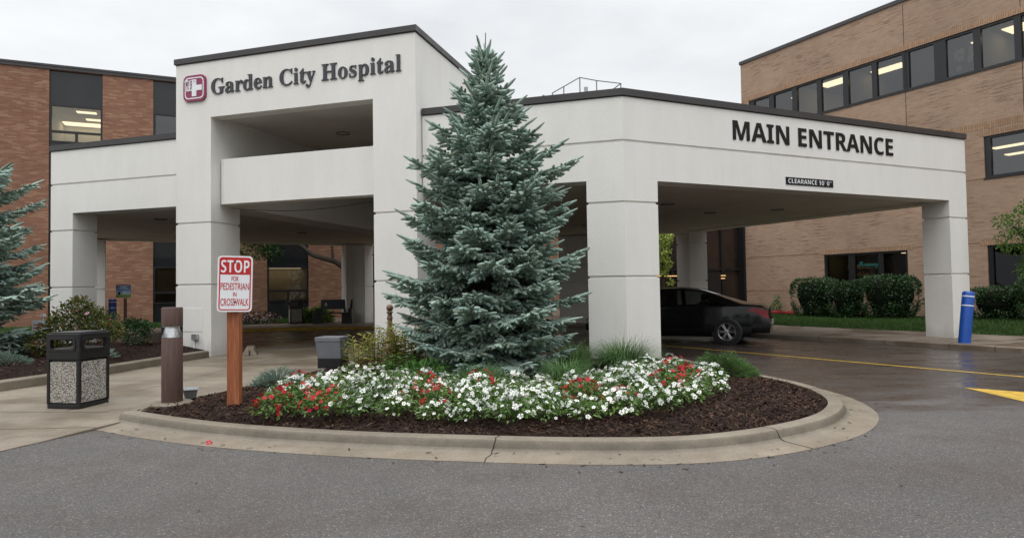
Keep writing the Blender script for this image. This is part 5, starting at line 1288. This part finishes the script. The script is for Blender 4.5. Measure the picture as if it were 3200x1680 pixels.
def bush(name, label, cat, loc, blobs, n, leaf, mat, seed, group=None, inner=.6, stem=None, flowers=None, up=.35, asp=.5):
    g = np.random.default_rng(seed); t = thing(name, label, cat, loc, 0, group); P, O = shell_points(blobs, n, g, inner)
    ok = P[:, 2] > .01; P, O = P[ok], O[ok]; n = len(P); D = O + g.normal(0, .6, (n, 3)) + np.array([0, 0, up]); Nn = O * .6 + g.normal(0, .45, (n, 3)) + np.array([0, 0, .7]); L = leaf * g.uniform(.65, 1.25, n)
    V, F = leaf_cards(P, D, Nn, L, L * asp * g.uniform(.85, 1.15, n), g, curl=.12); np_mesh('foliage', V, F, mat, t)
    if stem is not None:
        b = MB()
        for bl_ in blobs: b.tube([(stem[0] * .3, stem[1] * .3, -.05), (bl_[0][0] * .5, bl_[0][1] * .5, bl_[0][2] * .45), tuple(bl_[0])], [stem[2], stem[2] * .7, stem[2] * .3], 6)
        b.build('stems', M['twig'], t, smooth=True)
    if flowers:
        for (nm, k, size, fm) in flowers:
            P, O = shell_points(blobs, k, g, .97); V, F = blooms(P, O + np.array([0, -.25, .5]), size, g); np_mesh(nm, V, F, fm, t)
    return t
def blooms(P, Nn, size, g, petals=5):
    Nn = norm(Nn + g.normal(0, .4, Nn.shape)); x, y = perp(Nn); n = len(P); s = size * g.uniform(.7, 1.22, n); a0 = g.uniform(0, 6.28, n); V, F = [], []
    for k in range(petals):
        a = a0 + 2 * np.pi * k / petals; c = lambda da, r, h: P + (x * np.cos(a + da)[:, None] + y * np.sin(a + da)[:, None]) * (s * r)[:, None] + Nn * (s * h)[:, None]
        V += [c(0, .06, .0), c(-.52, .40, .05), c(-.30, .52, .02), c(.30, .52, .02), c(.52, .40, .05)]
    V = np.stack(V, 1).reshape(-1, 3); b = (np.arange(n) * petals * 5)[:, None]
    F3 = []
    for k in range(petals):
        o = k * 5; F3 += [b + np.array([[o, o + 1, o + 2, o + 3]]), b + np.array([[o, o + 3, o + 4, o + 4]])]
    tri = np.concatenate([b + np.array([[k * 5, k * 5 + 1, k * 5 + 2]]) for k in range(petals)] + [b + np.array([[k * 5, k * 5 + 2, k * 5 + 3]]) for k in range(petals)] + [b + np.array([[k * 5, k * 5 + 3, k * 5 + 4]]) for k in range(petals)], 0)
    return V, tri
# bedding plants ------------------------------------------------------------
M['vinca_leaf'] = foliage('vinca_leaf', [(.045, .105, .020), (.07, .155, .030), (.11, .20, .042), (.16, .25, .06), (.075, .16, .032)], .5, .3, .35)
M['white_petal'] = foliage('white_petal', [(.80, .80, .80), (.86, .86, .86), (.83, .83, .82)], .55, .2, .2)
M['red_petal'] = foliage('red_petal', [(.42, .002, .022), (.50, .004, .034), (.34, .002, .018)], .5, .2, .2)
M['bloom_eye'] = flat('bloom_eye', (.45, .03, .10), .6)
def bedding(seed, nbl, mat, dens=1.0):
    g = np.random.default_rng(seed); t = thing('bedding_plant', 'x', 'bedding plant'); n = int(185 * dens); r = np.sqrt(g.uniform(0, 1, n)); a = g.uniform(0, 6.283, n)
    z = (.245 * (1 - .62 * r ** 2.2)) * g.uniform(.45, 1.0, n) + .02; P = np.stack([.235 * r * np.cos(a), .235 * r * np.sin(a), z], 1); D = np.stack([np.cos(a) * (.4 + r), np.sin(a) * (.4 + r), .5 - .5 * r], 1) + g.normal(0, .4, (n, 3)); Nn = np.array([0, 0, 1.]) + g.normal(0, .35, (n, 3)); L = .056 * g.uniform(.7, 1.2, n)
    V, F = leaf_cards(P, D, Nn, L, L * .46, g, curl=.15); np_mesh('foliage', V, F, M['vinca_leaf'], t)
    r = np.sqrt(g.uniform(0, 1, nbl)); a = g.uniform(0, 6.283, nbl); P = np.stack([.25 * r * np.cos(a), .25 * r * np.sin(a), .275 * (1 - .58 * r ** 2.2) + g.uniform(-.05, .03, nbl)], 1); Nn = np.stack([np.cos(a) * r * .9, np.sin(a) * r * .9 - .25, np.full(nbl, .9)], 1)
    V, F = blooms(P, Nn, .051, g); np_mesh('blossom', V, F, mat, t)
    Vs, Fs = sticks(np.stack([P[:, 0] * .4, P[:, 1] * .4, P[:, 2] * .25], 1), P, .0022, .0016); np_mesh('stems', Vs, Fs, M['vinca_leaf'], t); return t
LBW = 'white flowering bedding plant with glossy green leaves in the island bed'
protos = {'w': [bedding(40 + k, nb_, M['white_petal']) for k, nb_ in enumerate((38, 46, 31, 40))], 'r': [bedding(60 + k, nb_, M['red_petal']) for k, nb_ in enumerate((34, 26))]}
rr = random.Random(12)
def lerp_(P, t):
    s = t * (len(P) - 1); i = min(int(s), len(P) - 2); f_ = s - i; return (P[i][0] + (P[i + 1][0] - P[i][0]) * f_, P[i][1] + (P[i + 1][1] - P[i][1]) * f_)
FRONT = [(-2.58, 7.0), (-1.9, 6.98), (-1.2, 6.78), (-.6, 6.62), (0, 6.50), (.6, 6.52), (1.2, 6.68), (1.7, 7.0), (2.15, 7.55), (2.5, 8.2), (2.85, 9.2)]
BACK = [(-2.85, 8.7), (-2.6, 9.35), (-2.0, 9.45), (-1.4, 8.95), (-.9, 8.55), (-.3, 8.3), (.3, 8.3), (.9, 8.45), (1.35, 9.0), (1.75, 9.7), (2.45, 10.1)]
spots = []
for j in range(5):
    n = 15
    for i in range(n):
        t = (i + (.5 if j % 2 else 0) + rr.uniform(-.18, .18)) / n; t = min(max(t, 0), 1); f0 = lerp_(FRONT, t); b0 = lerp_(BACK, t); v = (j + rr.uniform(-.2, .2)) / 4.2; v = max(0, min(1, v)); spots.append((f0[0] + (b0[0] - f0[0]) * v, f0[1] + (b0[1] - f0[1]) * v, t, v))
reds = []
def is_red(x, y):
    for (cx, cy, r) in ((-2.55, 7.15, .58), (-2.95, 8.5, .3), (-2.45, 7.75, .25), (.95, 7.25, .32), (-.5, 8.3, .26), (2.35, 9.0, .32), (2.15, 8.3, .3), (-1.15, 8.55, .26), (1.75, 7.6, .28), (-1.3, 7.3, .22), (-.9, 7.1, .2)):
        if (x - cx) ** 2 + (y - cy) ** 2 < r * r: return True
    return False
used = set()
for (x, y, t, v) in spots:
    kd = 'r' if is_red(x, y) else 'w'; lst = protos[kd]; q = rr.randrange(len(lst)); o = lst[q]
    if o.name in used: o = copy_tree(o)
    else: used.add(o.name)
    s = rr.uniform(.88, 1.12); o.location = (x, y, crown((x, y), isl_poly, .105, .165) - .005); o.rotation_euler = (0, 0, rr.uniform(0, 6.28)); o.scale = (s, s, s * rr.uniform(.9, 1.1)); o['group'] = 'bedding plants round the spruce'
    if kd == 'w': o['label'] = LBW
    else: reds.append(o)
for o in reds:
    x, y, _ = o.location
    o['label'] = ('red flowering bedding plant at the left tip of the island bed' if x < -2.2 and y < 7.6 else 'red flowering bedding plant at the left rear of the flower bed' if x < -2.2 else 'red flowering bedding plant near the spruce foot among white ones' if y > 8 and x < 0.5 else
                  'red flowering bedding plant near the right end of the flower bed' if x > 1.5 else 'red flowering bedding plant in the front rows among white ones')
for lst in protos.values():
    for o in lst:
        if o.name not in used:
            for c in list(o.children): bpy.data.objects.remove(c)
            bpy.data.objects.remove(o)
# fallen petals on the gutter
for (x, y, rz) in ((-3.02, 6.42, .3), (-2.86, 6.36, 1.2), (-2.68, 6.6, 2.0)):
    g = np.random.default_rng(int(rz * 10)); V, F = blooms(np.array([[0, 0, 0.]]), np.array([[0.1, 0, 1.]]), .06, g, 5); o = np_mesh('fallen_petal', V, F, M['red_petal']); o.location = (x, y, .022); tag(o, 'pink red petals fallen on the pale gutter in front of the bed', 'petal', 'fallen petals on the gutter')
# ornamental grass ----------------------------------------------------------
M['blade'] = foliage('grass_blade', [(.075, .165, .055), (.115, .22, .08), (.165, .27, .11), (.09, .185, .06)], .5, .3, .35)
M['dry_blade'] = foliage('dry_stalk', [(.16, .11, .06), (.22, .16, .08)], .7, .1)
def blades(n, rad, L0, L1, g, lean=(.9, 1.9), w=.007, seg=5):
    a = g.uniform(0, 6.283, n); r = rad * np.sqrt(g.uniform(0, 1, n)) * .45; base = np.stack([r * np.cos(a), r * np.sin(a), 0 * r], 1); a2 = a + g.normal(0, .5, n); h = np.stack([np.cos(a2), np.sin(a2), 0 * a2], 1); sd = np.stack([-np.sin(a2), np.cos(a2), 0 * a2], 1); L = g.uniform(L0, L1, n); le = g.uniform(*lean, n)
    V = []
    p = base.copy(); e = np.full(n, 1.42) - g.uniform(0, .85, n)
    for k in range(seg + 1):
        ww = w * (1 - (k / seg) ** 2 * .95); V += [p - sd * ww / 2, p + sd * ww / 2]
        p = p + (h * np.cos(e)[:, None] + np.array([0, 0, 1.]) * np.sin(e)[:, None]) * (L / seg)[:, None]; e = e - le * 1.9 / seg * (k + .6) / seg * 1.6
    V = np.stack(V, 1); V[:, :, 2] = np.maximum(V[:, :, 2], .004); b = (np.arange(n) * (2 * seg + 2))[:, None]; F = np.concatenate([b + np.array([[2 * k, 2 * k + 1, 2 * k + 3, 2 * k + 2]]) for k in range(seg)], 0); return V.reshape(-1, 3), F
def grass_clump(label, loc, rad, L, n, seed, stalks=0):
    g = np.random.default_rng(seed); t = thing('ornamental_grass', label, 'grass clump', loc, 0, 'arching grass clumps'); V, F = blades(n, rad, L * .55, L, g); np_mesh('blades', V, F, M['blade'], t)
    if stalks: V, F = blades(stalks, rad * 1.3, L * .75, L * 1.02, g, (.05, .35), .004); np_mesh('stalks', V, F, M['dry_blade'], t)
    return t
grass_clump('largest arching green grass clump at the foot of the corner column', (1.80, 10.65, .15), .62, .80, 1500, 1, 50)
grass_clump('arching green grass clump between the spruce and the corner column', (1.05, 11.0, .15), .45, .68, 700, 2, 20)
grass_clump('low grass clump in front of the spruce between white flowers', (-.45, 8.85, .16), .45, .52, 700, 3)
grass_clump('low wide grass clump right of the spruce foot behind white flowers', (.72, 9.15, .16), .55, .56, 900, 4)
# perennials with narrow yellowing leaves -----------------------------------
M['lily_leaf'] = foliage('yellowing_leaf', [(.22, .30, .05), (.34, .41, .08), (.46, .45, .12), (.34, .24, .08), (.26, .34, .06)], .5, .3)
M['rust_leaf'] = foliage('rust_leaf', [(.26, .13, .05), (.34, .20, .07), (.20, .12, .05)], .6, .2)
M['green_leaf'] = foliage('green_leaf', [(.045, .13, .02), (.07, .18, .032), (.11, .23, .045)], .5, .25, .4)
def stalk_plant(label, loc, stems, hgt, spread, seed, mats=('lily_leaf', 'rust_leaf'), ll=.10, name='lily_clump', cat='perennial', per=26):
    g = np.random.default_rng(seed); t = thing(name, label, cat, loc); LP = {0: [], 1: []}; b = MB()
    for i in range(stems):
        a = g.uniform(0, 6.283); r = spread * math.sqrt(g.uniform(0, 1)); bx = np.array([r * math.cos(a) * .6, r * math.sin(a) * .6, -.02]); tx = np.array([r * math.cos(a) * 1.3, r * math.sin(a) * 1.3, hgt * g.uniform(.6, 1.0)]); b.tube([tuple(bx), tuple((bx + tx) / 2 + g.normal(0, .01, 3)), tuple(tx)], [.006, .005, .003], 5)
        for k in range(per):
            u = (k + 1) / per; p = bx + (tx - bx) * u; az = k * 2.4 + g.uniform(-.3, .3); LP[1 if (u < .4 and g.uniform() < .4) else 0].append((p, np.array([math.cos(az), math.sin(az), .75 - 1.2 * (1 - u) * g.uniform(.4, 1)])))
    b.build('stems', M['twig'], t)
    for k, nm in ((0, 'foliage'), (1, 'withered_leaves')):
        if LP[k]:
            P = np.array([q[0] for q in LP[k]]); D = np.array([q[1] for q in LP[k]]); n = len(P); L = ll * g.uniform(.6, 1.2, n); V, F = leaf_cards(P, D, np.array([0, 0, 1.]) + g.normal(0, .3, (n, 3)), L, L * .22, g, curl=.25); np_mesh(nm, V, F, M[mats[k]], t)
    return t
stalk_plant('yellowing lily stalks just right of the box floodlight', (-2.50, 10.35, .15), 9, .62, .15, 1)
stalk_plant('tallest lily clump with rusty lower leaves left of the ball topped post', (-2.2, 10.3, .15), 17, .80, .19, 2)
stalk_plant('bushy yellow green lily clump hiding the base of the ball topped post', (-1.82, 10.75, .15), 34, .80, .32, 3, ll=.13)
stalk_plant('low green lily foliage between the lily clumps and the flowers', (-1.75, 9.9, .15), 14, .34, .30, 4, ('green_leaf', 'rust_leaf'), .12)
bush('ground_cover_plant', 'low leafy green plant at the left foot of the spruce', 'perennial', (-1.28, 9.45, .15), [((0, 0, .10), (.38, .3, .2))], 620, .10, M['green_leaf'], 31, inner=.2, up=.2, asp=.32)
bush('hydrangea', 'pale flowering shrub showing between the white pier and the spruce', 'shrub', (-1.62, 11.9, .13), [((0, 0, .95), (.28, .25, .28))], 220, .055, M['green_leaf'], 32, stem=(0, 0, .014), flowers=[('blossom', 110, .05, foliage('cream_petal', [(.55, .50, .40), (.68, .65, .55)], .6, .2))])
M['hedge_leaf'] = foliage('hedge_leaf', [(.012, .040, .012), (.020, .060, .016), (.032, .082, .020), (.05, .105, .03), (.018, .05, .014)], .42, .15, .5)
# left planter shrubs --------------------------------------------------------
M['rose_leaf'] = foliage('rose_leaf', [(.045, .070, .020), (.07, .10, .028), (.10, .125, .036), (.16, .16, .05), (.10, .055, .028)], .7, .2, .1)
M['rose_hip'] = foliage('rose_hip', [(.28, .035, .02), (.34, .07, .03)], .5, 0); M['pink_petal'] = foliage('pink_petal', [(.62, .28, .42), (.7, .4, .5)], .5, .2)
bush('rose_bush', 'large rose bush with red hips and a few pink blooms behind the front litter bin', 'rose bush', (-8.55, 12.7, .28), [((0, 0, .72), (.50, .45, .42)), ((-.35, .0, .5), (.4, .4, .35)), ((.35, .05, .62), (.42, .4, .34)), ((.02, 0, 1.0), (.22, .22, .2)), ((-.62, -.1, .3), (.32, .3, .24)), ((.62, 0, .5), (.25, .25, .2))], 4600, .062, M['rose_leaf'], 41, inner=.45, stem=(0, 0, .014), flowers=[('rose_hips', 90, .035, M['rose_hip']), ('blossom', 9, .085, M['pink_petal'])])
bush('shrub', 'small round dark green shrub in the left planter', 'shrub', (-8.7, 14.9, .3), [((0, 0, .32), (.38, .35, .30)), ((-.1, 0, .5), (.2, .2, .16)), ((.15, 0, .45), (.2, .2, .16))], 1300, .06, M['hedge_leaf'], 42, inner=.5, stem=(0, 0, .012))
# trimmed hedges on the right -------------------------------------------------
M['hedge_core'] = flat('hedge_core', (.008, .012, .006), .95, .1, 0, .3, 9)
def hedge(label, x0, x1, y0, y1, zt, n, seed, z0=.14):
    """a clipped box in the right wing's own frame, narrower at its foot"""
    g = np.random.default_rng(seed); c = rw3((x0 + x1) / 2, (y0 + y1) / 2, z0); t = thing('clipped_hedge', label, 'hedge', c, math.atan2(-.874, .486), 'clipped hedges along the tan brick wall'); hx, hy = (x1 - x0) / 2, (y1 - y0) / 2; h_ = zt - z0
    # superellipsoid clipped shape: flat-ish top, rounded shoulders, drawn in towards the foot
    th = g.uniform(0, 2 * np.pi, n); ph = np.arcsin(g.uniform(-.75, 1, n)); ce = lambda v, e: np.sign(v) * np.abs(v) ** e
    zz = ce(np.sin(ph), .55); foot = np.where(zz < 0, 1 - .34 * np.abs(zz) ** 1.5, 1.0)
    P = np.stack([hx * ce(np.cos(ph), .45) * ce(np.cos(th), .6) * foot, hy * ce(np.cos(ph), .45) * ce(np.sin(th), .6) * foot, h_ * (.5 + .5 * zz)], 1)
    O = norm(np.stack([np.cos(th) * np.cos(ph) / hx, np.sin(th) * np.cos(ph) / hy, 1.2 * np.sin(ph) / h_], 1))
    lump = .05 * np.sin(P[:, 0] * 5 + seed) * np.cos(P[:, 2] * 4 + seed * 2) + .04 * np.sin(P[:, 1] * 6 + P[:, 0] * 3)
    P += O * (lump + g.normal(0, .04, n))[:, None]; P[:, 2] = np.maximum(P[:, 2], .05)
    D = O * .7 + g.normal(0, .6, (n, 3)) + np.array([0, 0, .4]); L = .062 * g.uniform(.7, 1.3, n); V, F = leaf_cards(P, D, O + g.normal(0, .5, (n, 3)), L, L * .55, g, curl=.1); np_mesh('foliage', V, F, M['hedge_leaf'], t)
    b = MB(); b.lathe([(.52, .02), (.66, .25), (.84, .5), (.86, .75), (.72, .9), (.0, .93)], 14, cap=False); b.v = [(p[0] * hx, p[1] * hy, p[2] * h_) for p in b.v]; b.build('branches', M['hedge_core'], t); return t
hedge('clipped dark green hedge nearest the parked car', 2.05, 3.75, -2.0, -.7, 1.70, 5200, 1)
hedge('slightly lower clipped hedge, middle of the three below the pharmacy window', 3.85, 5.05, -2.2, -1.0, 1.56, 4600, 2)
hedge('clipped hedge below the pharmacy window closest to the right white column', 5.0, 6.85, -2.1, -.75, 1.72, 5600, 3)
hedge('small low hedge half hidden behind the right white column', 7.35, 8.35, -2.1, -1.1, 1.12, 1600, 4, .18)
hedge('clipped hedge just right of the leaning blue bollard', 8.55, 10.05, -1.9, -.7, 1.28, 3400, 5, .2)
hedge('brighter clipped hedge at the far right picture edge', 10.0, 12.6, -2.4, -.9, 1.62, 5200, 6, .24)
wpn = rw3(.25, -.4, .13)
bush('young_plant', 'small leafy plant against the tan wall behind the parked car', 'shrub', wpn, [((0, 0, .35), (.22, .2, .32)), ((.05, 0, .75), (.12, .1, .16))], 260, .09, M['green_leaf'], 51, inner=.4, stem=(0, 0, .01))
wpn = rw3(7.2, -.45, .15)
bush('rose_shrub', 'thin rose stem with red blooms beside the right white column', 'rose bush', wpn, [((0, 0, .7), (.2, .2, .5))], 120, .07, M['green_leaf'], 52, inner=.3, stem=(0, 0, .012), flowers=[('blossom', 8, .09, M['red_petal'])])
# trees -----------------------------------------------------------------------
def tree(name, label, loc, trunk, limbs, blobs, n, leaf, mat, seed, cat='tree'):
    t = thing(name, label, cat, loc); b = MB(); b.tube(*trunk, 9); b.build('trunk', M['bark'], t, smooth=True)
    b = MB()
    for p, r in limbs: b.tube(p, r, 7)
    b.build('limbs', M['bark'], t, smooth=True); g = np.random.default_rng(seed); P, O = shell_points(blobs, n, g, .35); D = O + g.normal(0, .7, (n, 3)) + np.array([0, 0, -.1]); L = leaf * g.uniform(.7, 1.25, n)
    V, F = leaf_cards(P, D, g.normal(0, .5, (n, 3)) + np.array([0, 0, .9]), L, L * .5, g, curl=.15); np_mesh('crown', V, F, mat, t); return t
M['tree_leaf'] = foliage('tree_leaf', [(.05, .12, .02), (.08, .16, .03), (.12, .20, .045), (.065, .14, .025)], .5, .3)
M['dark_leaf'] = foliage('dark_tree_leaf', [(.02, .06, .012), (.03, .085, .018), (.05, .11, .025)], .5, .25)
M['lime_leaf'] = foliage('lime_leaf', [(.30, .40, .07), (.40, .50, .12), (.50, .56, .18)], .5, .3)
rg = random.Random(8)
tree('street_tree', 'light green leafy tree reaching in from the right picture edge', (13.2, 15.7, .24), ([(0, 0, -.1), (.05, 0, 1.0), (.0, .1, 2.2)], [.11, .09, .06]), [([(0, 0, 1.3), (-.4, 0, 2.0), (-.95, 0, 2.6)], [.05, .035, .015]), ([(0, 0, 1.6), (.3, .2, 2.6), (.3, .2, 3.4)], [.05, .035, .015])],
     [((-.55, 0, 2.75), (.48, .5, .42)), ((-.95, 0, 2.25), (.42, .4, .34)), ((-.35, -.1, 1.9), (.4, .4, .3)), ((-.25, .1, 3.05), (.42, .4, .26)), ((.4, 0, 2.6), (.8, .8, .9)), ((-1.22, 0, 2.72), (.2, .22, .16)), ((-.6, 0, 1.55), (.28, .3, .26))], 4200, .075, M['tree_leaf'], 1)
tree('courtyard_tree', 'old courtyard tree with a long bare limb behind the middle canopy column', (-6.6, 30.2, .12), ([(0, 0, -.1), (-.1, 0, 1.2), (-.5, -.1, 2.0)], [.24, .2, .17]), [([(-.5, -.1, 2.0), (-1.6, -.3, 2.75), (-2.6, -.4, 3.05), (-3.4, -.6, 3.75), (-4.6, -.8, 4.2)], [.16, .13, .11, .08, .03]), ([(-1.7, -.3, 2.8), (-1.75, -.3, 3.4), (-1.6, -.3, 4.4)], [.08, .06, .03]), ([(-.5, -.1, 2.0), (.2, 0, 3.2), (.4, 0, 4.8)], [.14, .1, .04])],
     [((-4.6, -.9, 3.9), (.9, .8, .8)), ((-5.1, -1.0, 3.35), (.8, .6, .55)), ((-4.3, -.9, 3.2), (.5, .5, .4)), ((-1.6, -.2, 6.2), (2.6, 1.8, 1.3)), ((1.2, 0, 6.4), (2.4, 1.8, 1.4)), ((-5.3, -.9, 5.9), (2.2, 1.6, 1.2)), ((-2.5, -.4, 7.8), (3.4, 1.8, 1.2))], 9000, .16, M['dark_leaf'], 2)
tree('lime_tree', 'slender young tree with bright lime leaves beside the rear right column', (6.35, 27.2, .12), ([(0, 0, -.1), (.03, 0, 1.5), (0, 0, 3.0)], [.05, .045, .03]), [([(0, 0, 1.7), (.15, 0, 2.4), (.1, -.1, 3.2)], [.025, .02, .01])],
     [((.1, 0, 2.35), (.30, .3, .30)), ((0, 0, 2.9), (.36, .3, .30)), ((.12, 0, 3.45), (.34, .3, .3)), ((.05, 0, 1.95), (.2, .2, .14)), ((.3, -.1, 1.55), (.12, .1, .12))], 900, .13, M['lime_leaf'], 3)
# beds by the far wing
bush('hosta', 'pale leafy hosta beside the bench on the far side', 'hosta', (-8.75, 28.7, .12), [((0, 0, .22), (.75, .45, .34))], 420, .26, foliage('hosta_leaf', [(.10, .17, .035), (.16, .24, .06), (.24, .32, .10)], .45, .25), 61, inner=.3, up=.1, asp=.6)
bush('begonia_bed_plant', 'dark red and white bedding flowers on the far side beyond the sign', 'bedding flowers', (-11.0, 28.3, .12), [((0, 0, .22), (.85, .4, .30)), ((-.9, .1, .2), (.6, .35, .26))], 900, .09, foliage('bronze_leaf', [(.05, .02, .02), (.09, .035, .03), (.06, .07, .03)], .5, .2), 62, inner=.3, flowers=[('blossom', 220, .075, foliage('pale_petal', [(.5, .42, .42), (.6, .55, .55), (.35, .06, .10)], .5, .2))])
# a few leaves and scraps on the asphalt and the gutter
sc_rng = random.Random(21)
for k in range(16):
    x = sc_rng.uniform(-3.5, 4.5); y = sc_rng.uniform(2.6, 5.3)
    g = np.random.default_rng(k); V, F = leaf_cards(np.array([[0, 0, .004]]), np.array([[1, 0, .05]]), np.array([[0, .1, 1.]]), np.array([sc_rng.uniform(.02, .05)]), np.array([sc_rng.uniform(.008, .02)]), g); o = np_mesh('fallen_leaf', V, F, M['mulch_chip']); o.location = (x, y, .003); o.rotation_euler = (0, 0, sc_rng.uniform(0, 6)); tag(o, 'small dark leaf scrap lying on the open asphalt in front', 'leaf scrap', 'leaf scraps on the asphalt')

# trees across the road behind the viewer, seen only as dark reflections in the glass
g = np.random.default_rng(77); tb = [((x, -42 + 6 * math.sin(x * .7), 4.5 + 1.5 * math.sin(x * 1.3)), (4.6, 3.5, 4.6 + 1.4 * math.sin(x * .9))) for x in range(-75, 76, 7)]
P, O = shell_points(tb, 9000, g, .5); V, F = leaf_cards(P, O + g.normal(0, .7, P.shape), g.normal(0, 1, P.shape), 1.1 * g.uniform(.6, 1.3, len(P)), .8 * g.uniform(.6, 1.2, len(P)), g); o = np_mesh('woods', V, F, M['dark_leaf']); o['kind'] = 'stuff'
